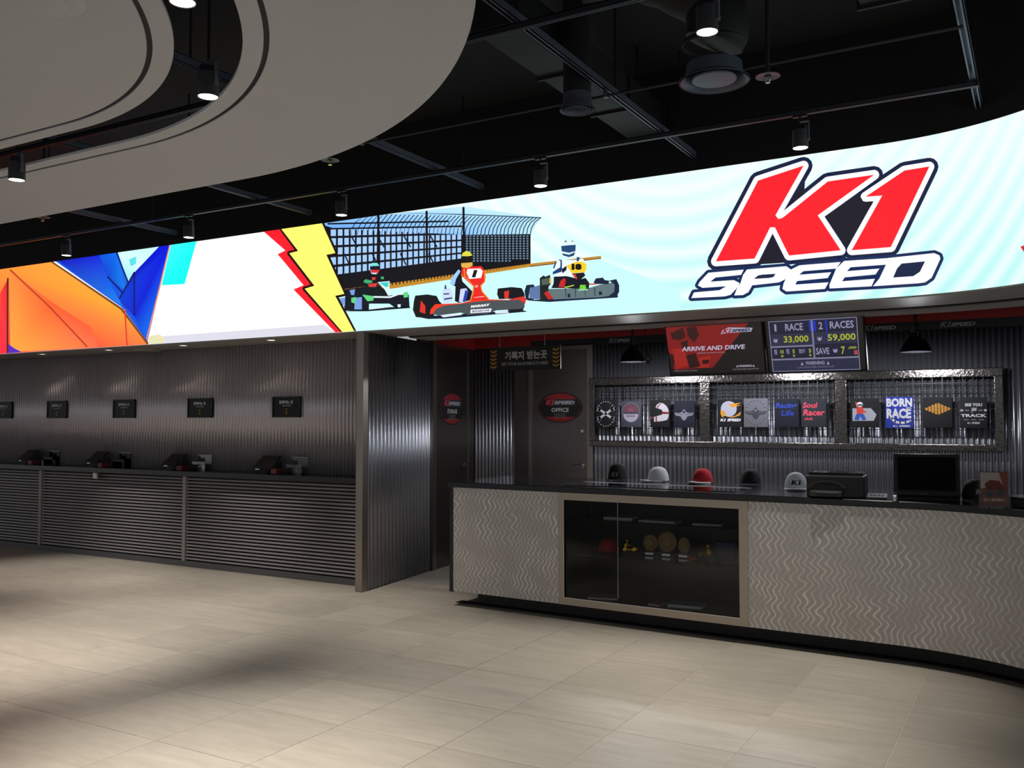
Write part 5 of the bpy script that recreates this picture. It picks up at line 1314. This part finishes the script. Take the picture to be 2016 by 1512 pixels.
track_light(-3.52, 3.10, 3.20, 'dark spotlight hanging in the curve of the black ceiling slot', gs, (0, -3), 4.0, 1.7, 58)
track_light(-5.73, 3.485, 3.17, 'dark spotlight hanging low in the black ceiling slot at the left edge', gs, (9, 10), 4.0, 2.0, 68)
track_light(-2.84, 2.37, 3.22, 'spotlight cut by the top edge in the black ceiling slot', gs, (0, 0), 4.0)

def diffuser(x, y, z, r, label, rings):
    t = empty('air_diffuser', (x, y, z)); tag(t, label, 'air diffuser', 'round ceiling air diffusers')
    MB().lathe((0, 0, 0), [(r, 0.0), (r * 1.0, 0.006), (r * 0.82, 0.03), (r * 0.78, 0.10), (r * 0.76, 0.10), (r * 0.80, 0.028), (r * 0.95, 0.0)], 40, caps=False).build('outer_cone', STRUT, t, 40)
    for k in range(rings):
        rr = r * (0.70 - 0.62 * k / max(rings, 1))
        if rings == 1: MB().lathe((0, 0, 0.006), [(0.002, 0.0), (r * 0.62, 0.004), (r * 0.64, 0.012), (r * 0.6, 0.02)], 40).build('centre_plate', STRUT, t, 40)
        else: MB().lathe((0, 0, 0.004), [(rr, 0.0), (rr * 0.93, 0.018), (rr * 0.90, 0.018), (rr * 0.96, 0.0), (rr, 0.0)], 36, caps=False).build('cone_ring', STRUT, t, 40)
    if rings > 1: MB().lathe((0, 0, 0.1), [(r * 0.78, 0), (r * 0.78, 0.75)], 32, caps=False).build('duct_neck', mat('black_duct', (12, 13, 16), rough=0.7), t, 40)
diffuser(-1.54, 4.93, 3.50, 0.195, 'large round air diffuser under the flexible black duct', 1)
diffuser(-2.41, 4.97, 3.50, 0.11, 'small round air diffuser with concentric rings', 4)
t = empty('air_diffuser', (-3.44, 2.17, ZC)); tag(t, 'round white air diffuser in the white oval ceiling at the top left', 'air diffuser')
MB().lathe((0, 0, 0), [(0.10, -0.020), (0.14, -0.016), (0.168, -0.006), (0.17, 0.0)], 40).build('outer_cone', CEIL_WHITE, t, 40)
MB().lathe((0, 0, -0.020), [(0.03, -0.004), (0.09, -0.006), (0.10, 0.0)], 40).build('centre_plate', CEIL_WHITE, t, 40)
DUCT = mat('black_duct', (12, 13, 16), rough=0.7)
t = empty('flexible_duct', (-1.54, 4.93, 3.72)); tag(t, 'thick black flexible duct bending down to the large diffuser', 'duct')
pts = [(0, 0, 0.0)] + [(0.02, 0, 0.05 * k) for k in range(1, 6)] + [(-0.02 - 0.07 * k, -0.02 * k, 0.25 + 0.06 * k * (1 - 0.06 * k)) for k in range(1, 9)] + [(-0.58 - 0.07 * k, -0.16 - 0.02 * k, 0.50) for k in range(1, 3)]
rad = [0.165 + (0.008 if k % 2 else 0.0) for k in range(len(pts))]
MB().tube(pts, rad, 24).build('hose', DUCT, t, 60)
MB().lathe((0, 0, -0.02), [(0.172, 0), (0.178, 0.01), (0.172, 0.03)], 28, caps=False).build('collar', DUCT, t, 40)
def box_duct(x0, x1, y0, y1, z0, z1, label):
    t = empty('air_duct', ((x0 + x1) / 2, (y0 + y1) / 2, z0)); tag(t, label, 'duct', 'rectangular air ducts')
    hx, hy, hz = (x1 - x0) / 2, (y1 - y0) / 2, z1 - z0
    MB().bx(-hx, hx, -hy, hy, 0, hz).build('duct_body', DUCT, t)
    for y in (-hy * 0.98, -hy * 0.3, hy * 0.4, hy * 0.98): MB().bx(-hx - 0.02, hx + 0.02, y - 0.012, y + 0.012, -0.02, hz - 0.01).build('flange', DUCT, t)
    for sx in (-1, 1): MB().bx(sx * hx * .8 - 0.01, sx * hx * .8 + 0.01, sx * hy * .6 - 0.01, sx * hy * .6 + 0.01, hz, 4.4 - z0).build('hanger_rod', BLACK, t)
box_duct(-0.82, -0.12, 2.6, 5.35, 3.92, 4.25, 'rectangular black duct at the top right behind the steel beam')
box_duct(-2.80, -2.52, 4.4, 6.75, 3.86, 4.10, 'narrow rectangular black duct beside the long diagonal beam')
def sprinkler(x, y, z, label):
    t = empty('sprinkler', (x, y, z)); tag(t, label, 'sprinkler', 'ceiling sprinklers')
    MB().tube([(0, 0, 0.01), (0, 0, 4.4 - z)], 0.012, 8).build('drop_pipe', DUCT, t)
    MB().lathe((0, 0, 0), [(0.02, 0.014), (0.065, 0.004), (0.067, 0.0), (0.02, 0.006)], 28, caps=False).build('escutcheon', STRUT, t, 40)
    MB().lathe((0, 0, -0.034), [(0.014, 0), (0.014, 0.003), (0.004, 0.006), (0.004, 0.022), (0.012, 0.026), (0.012, 0.04)], 16).build('sprinkler_head', CHROME, t, 40)
    MB().tube([(-0.012, 0, 0.0), (-0.013, 0, -0.018), (-0.003, 0, -0.032)], 0.0025, 6).tube([(0.012, 0, 0.0), (0.013, 0, -0.018), (0.003, 0, -0.032)], 0.0025, 6).build('frame_arm', CHROME, t)
sprinkler(-4.43, 5.03, 3.50, 'sprinkler with a round plate beside the white ceiling edge')
sprinkler(-1.26, 5.00, 3.50, 'sprinkler with a round plate beside the large diffuser')
p = at_z(84, 428, 3.5); sprinkler(p.x, p.y, 3.50, 'sprinkler at the far left, just below the white ceiling edge')
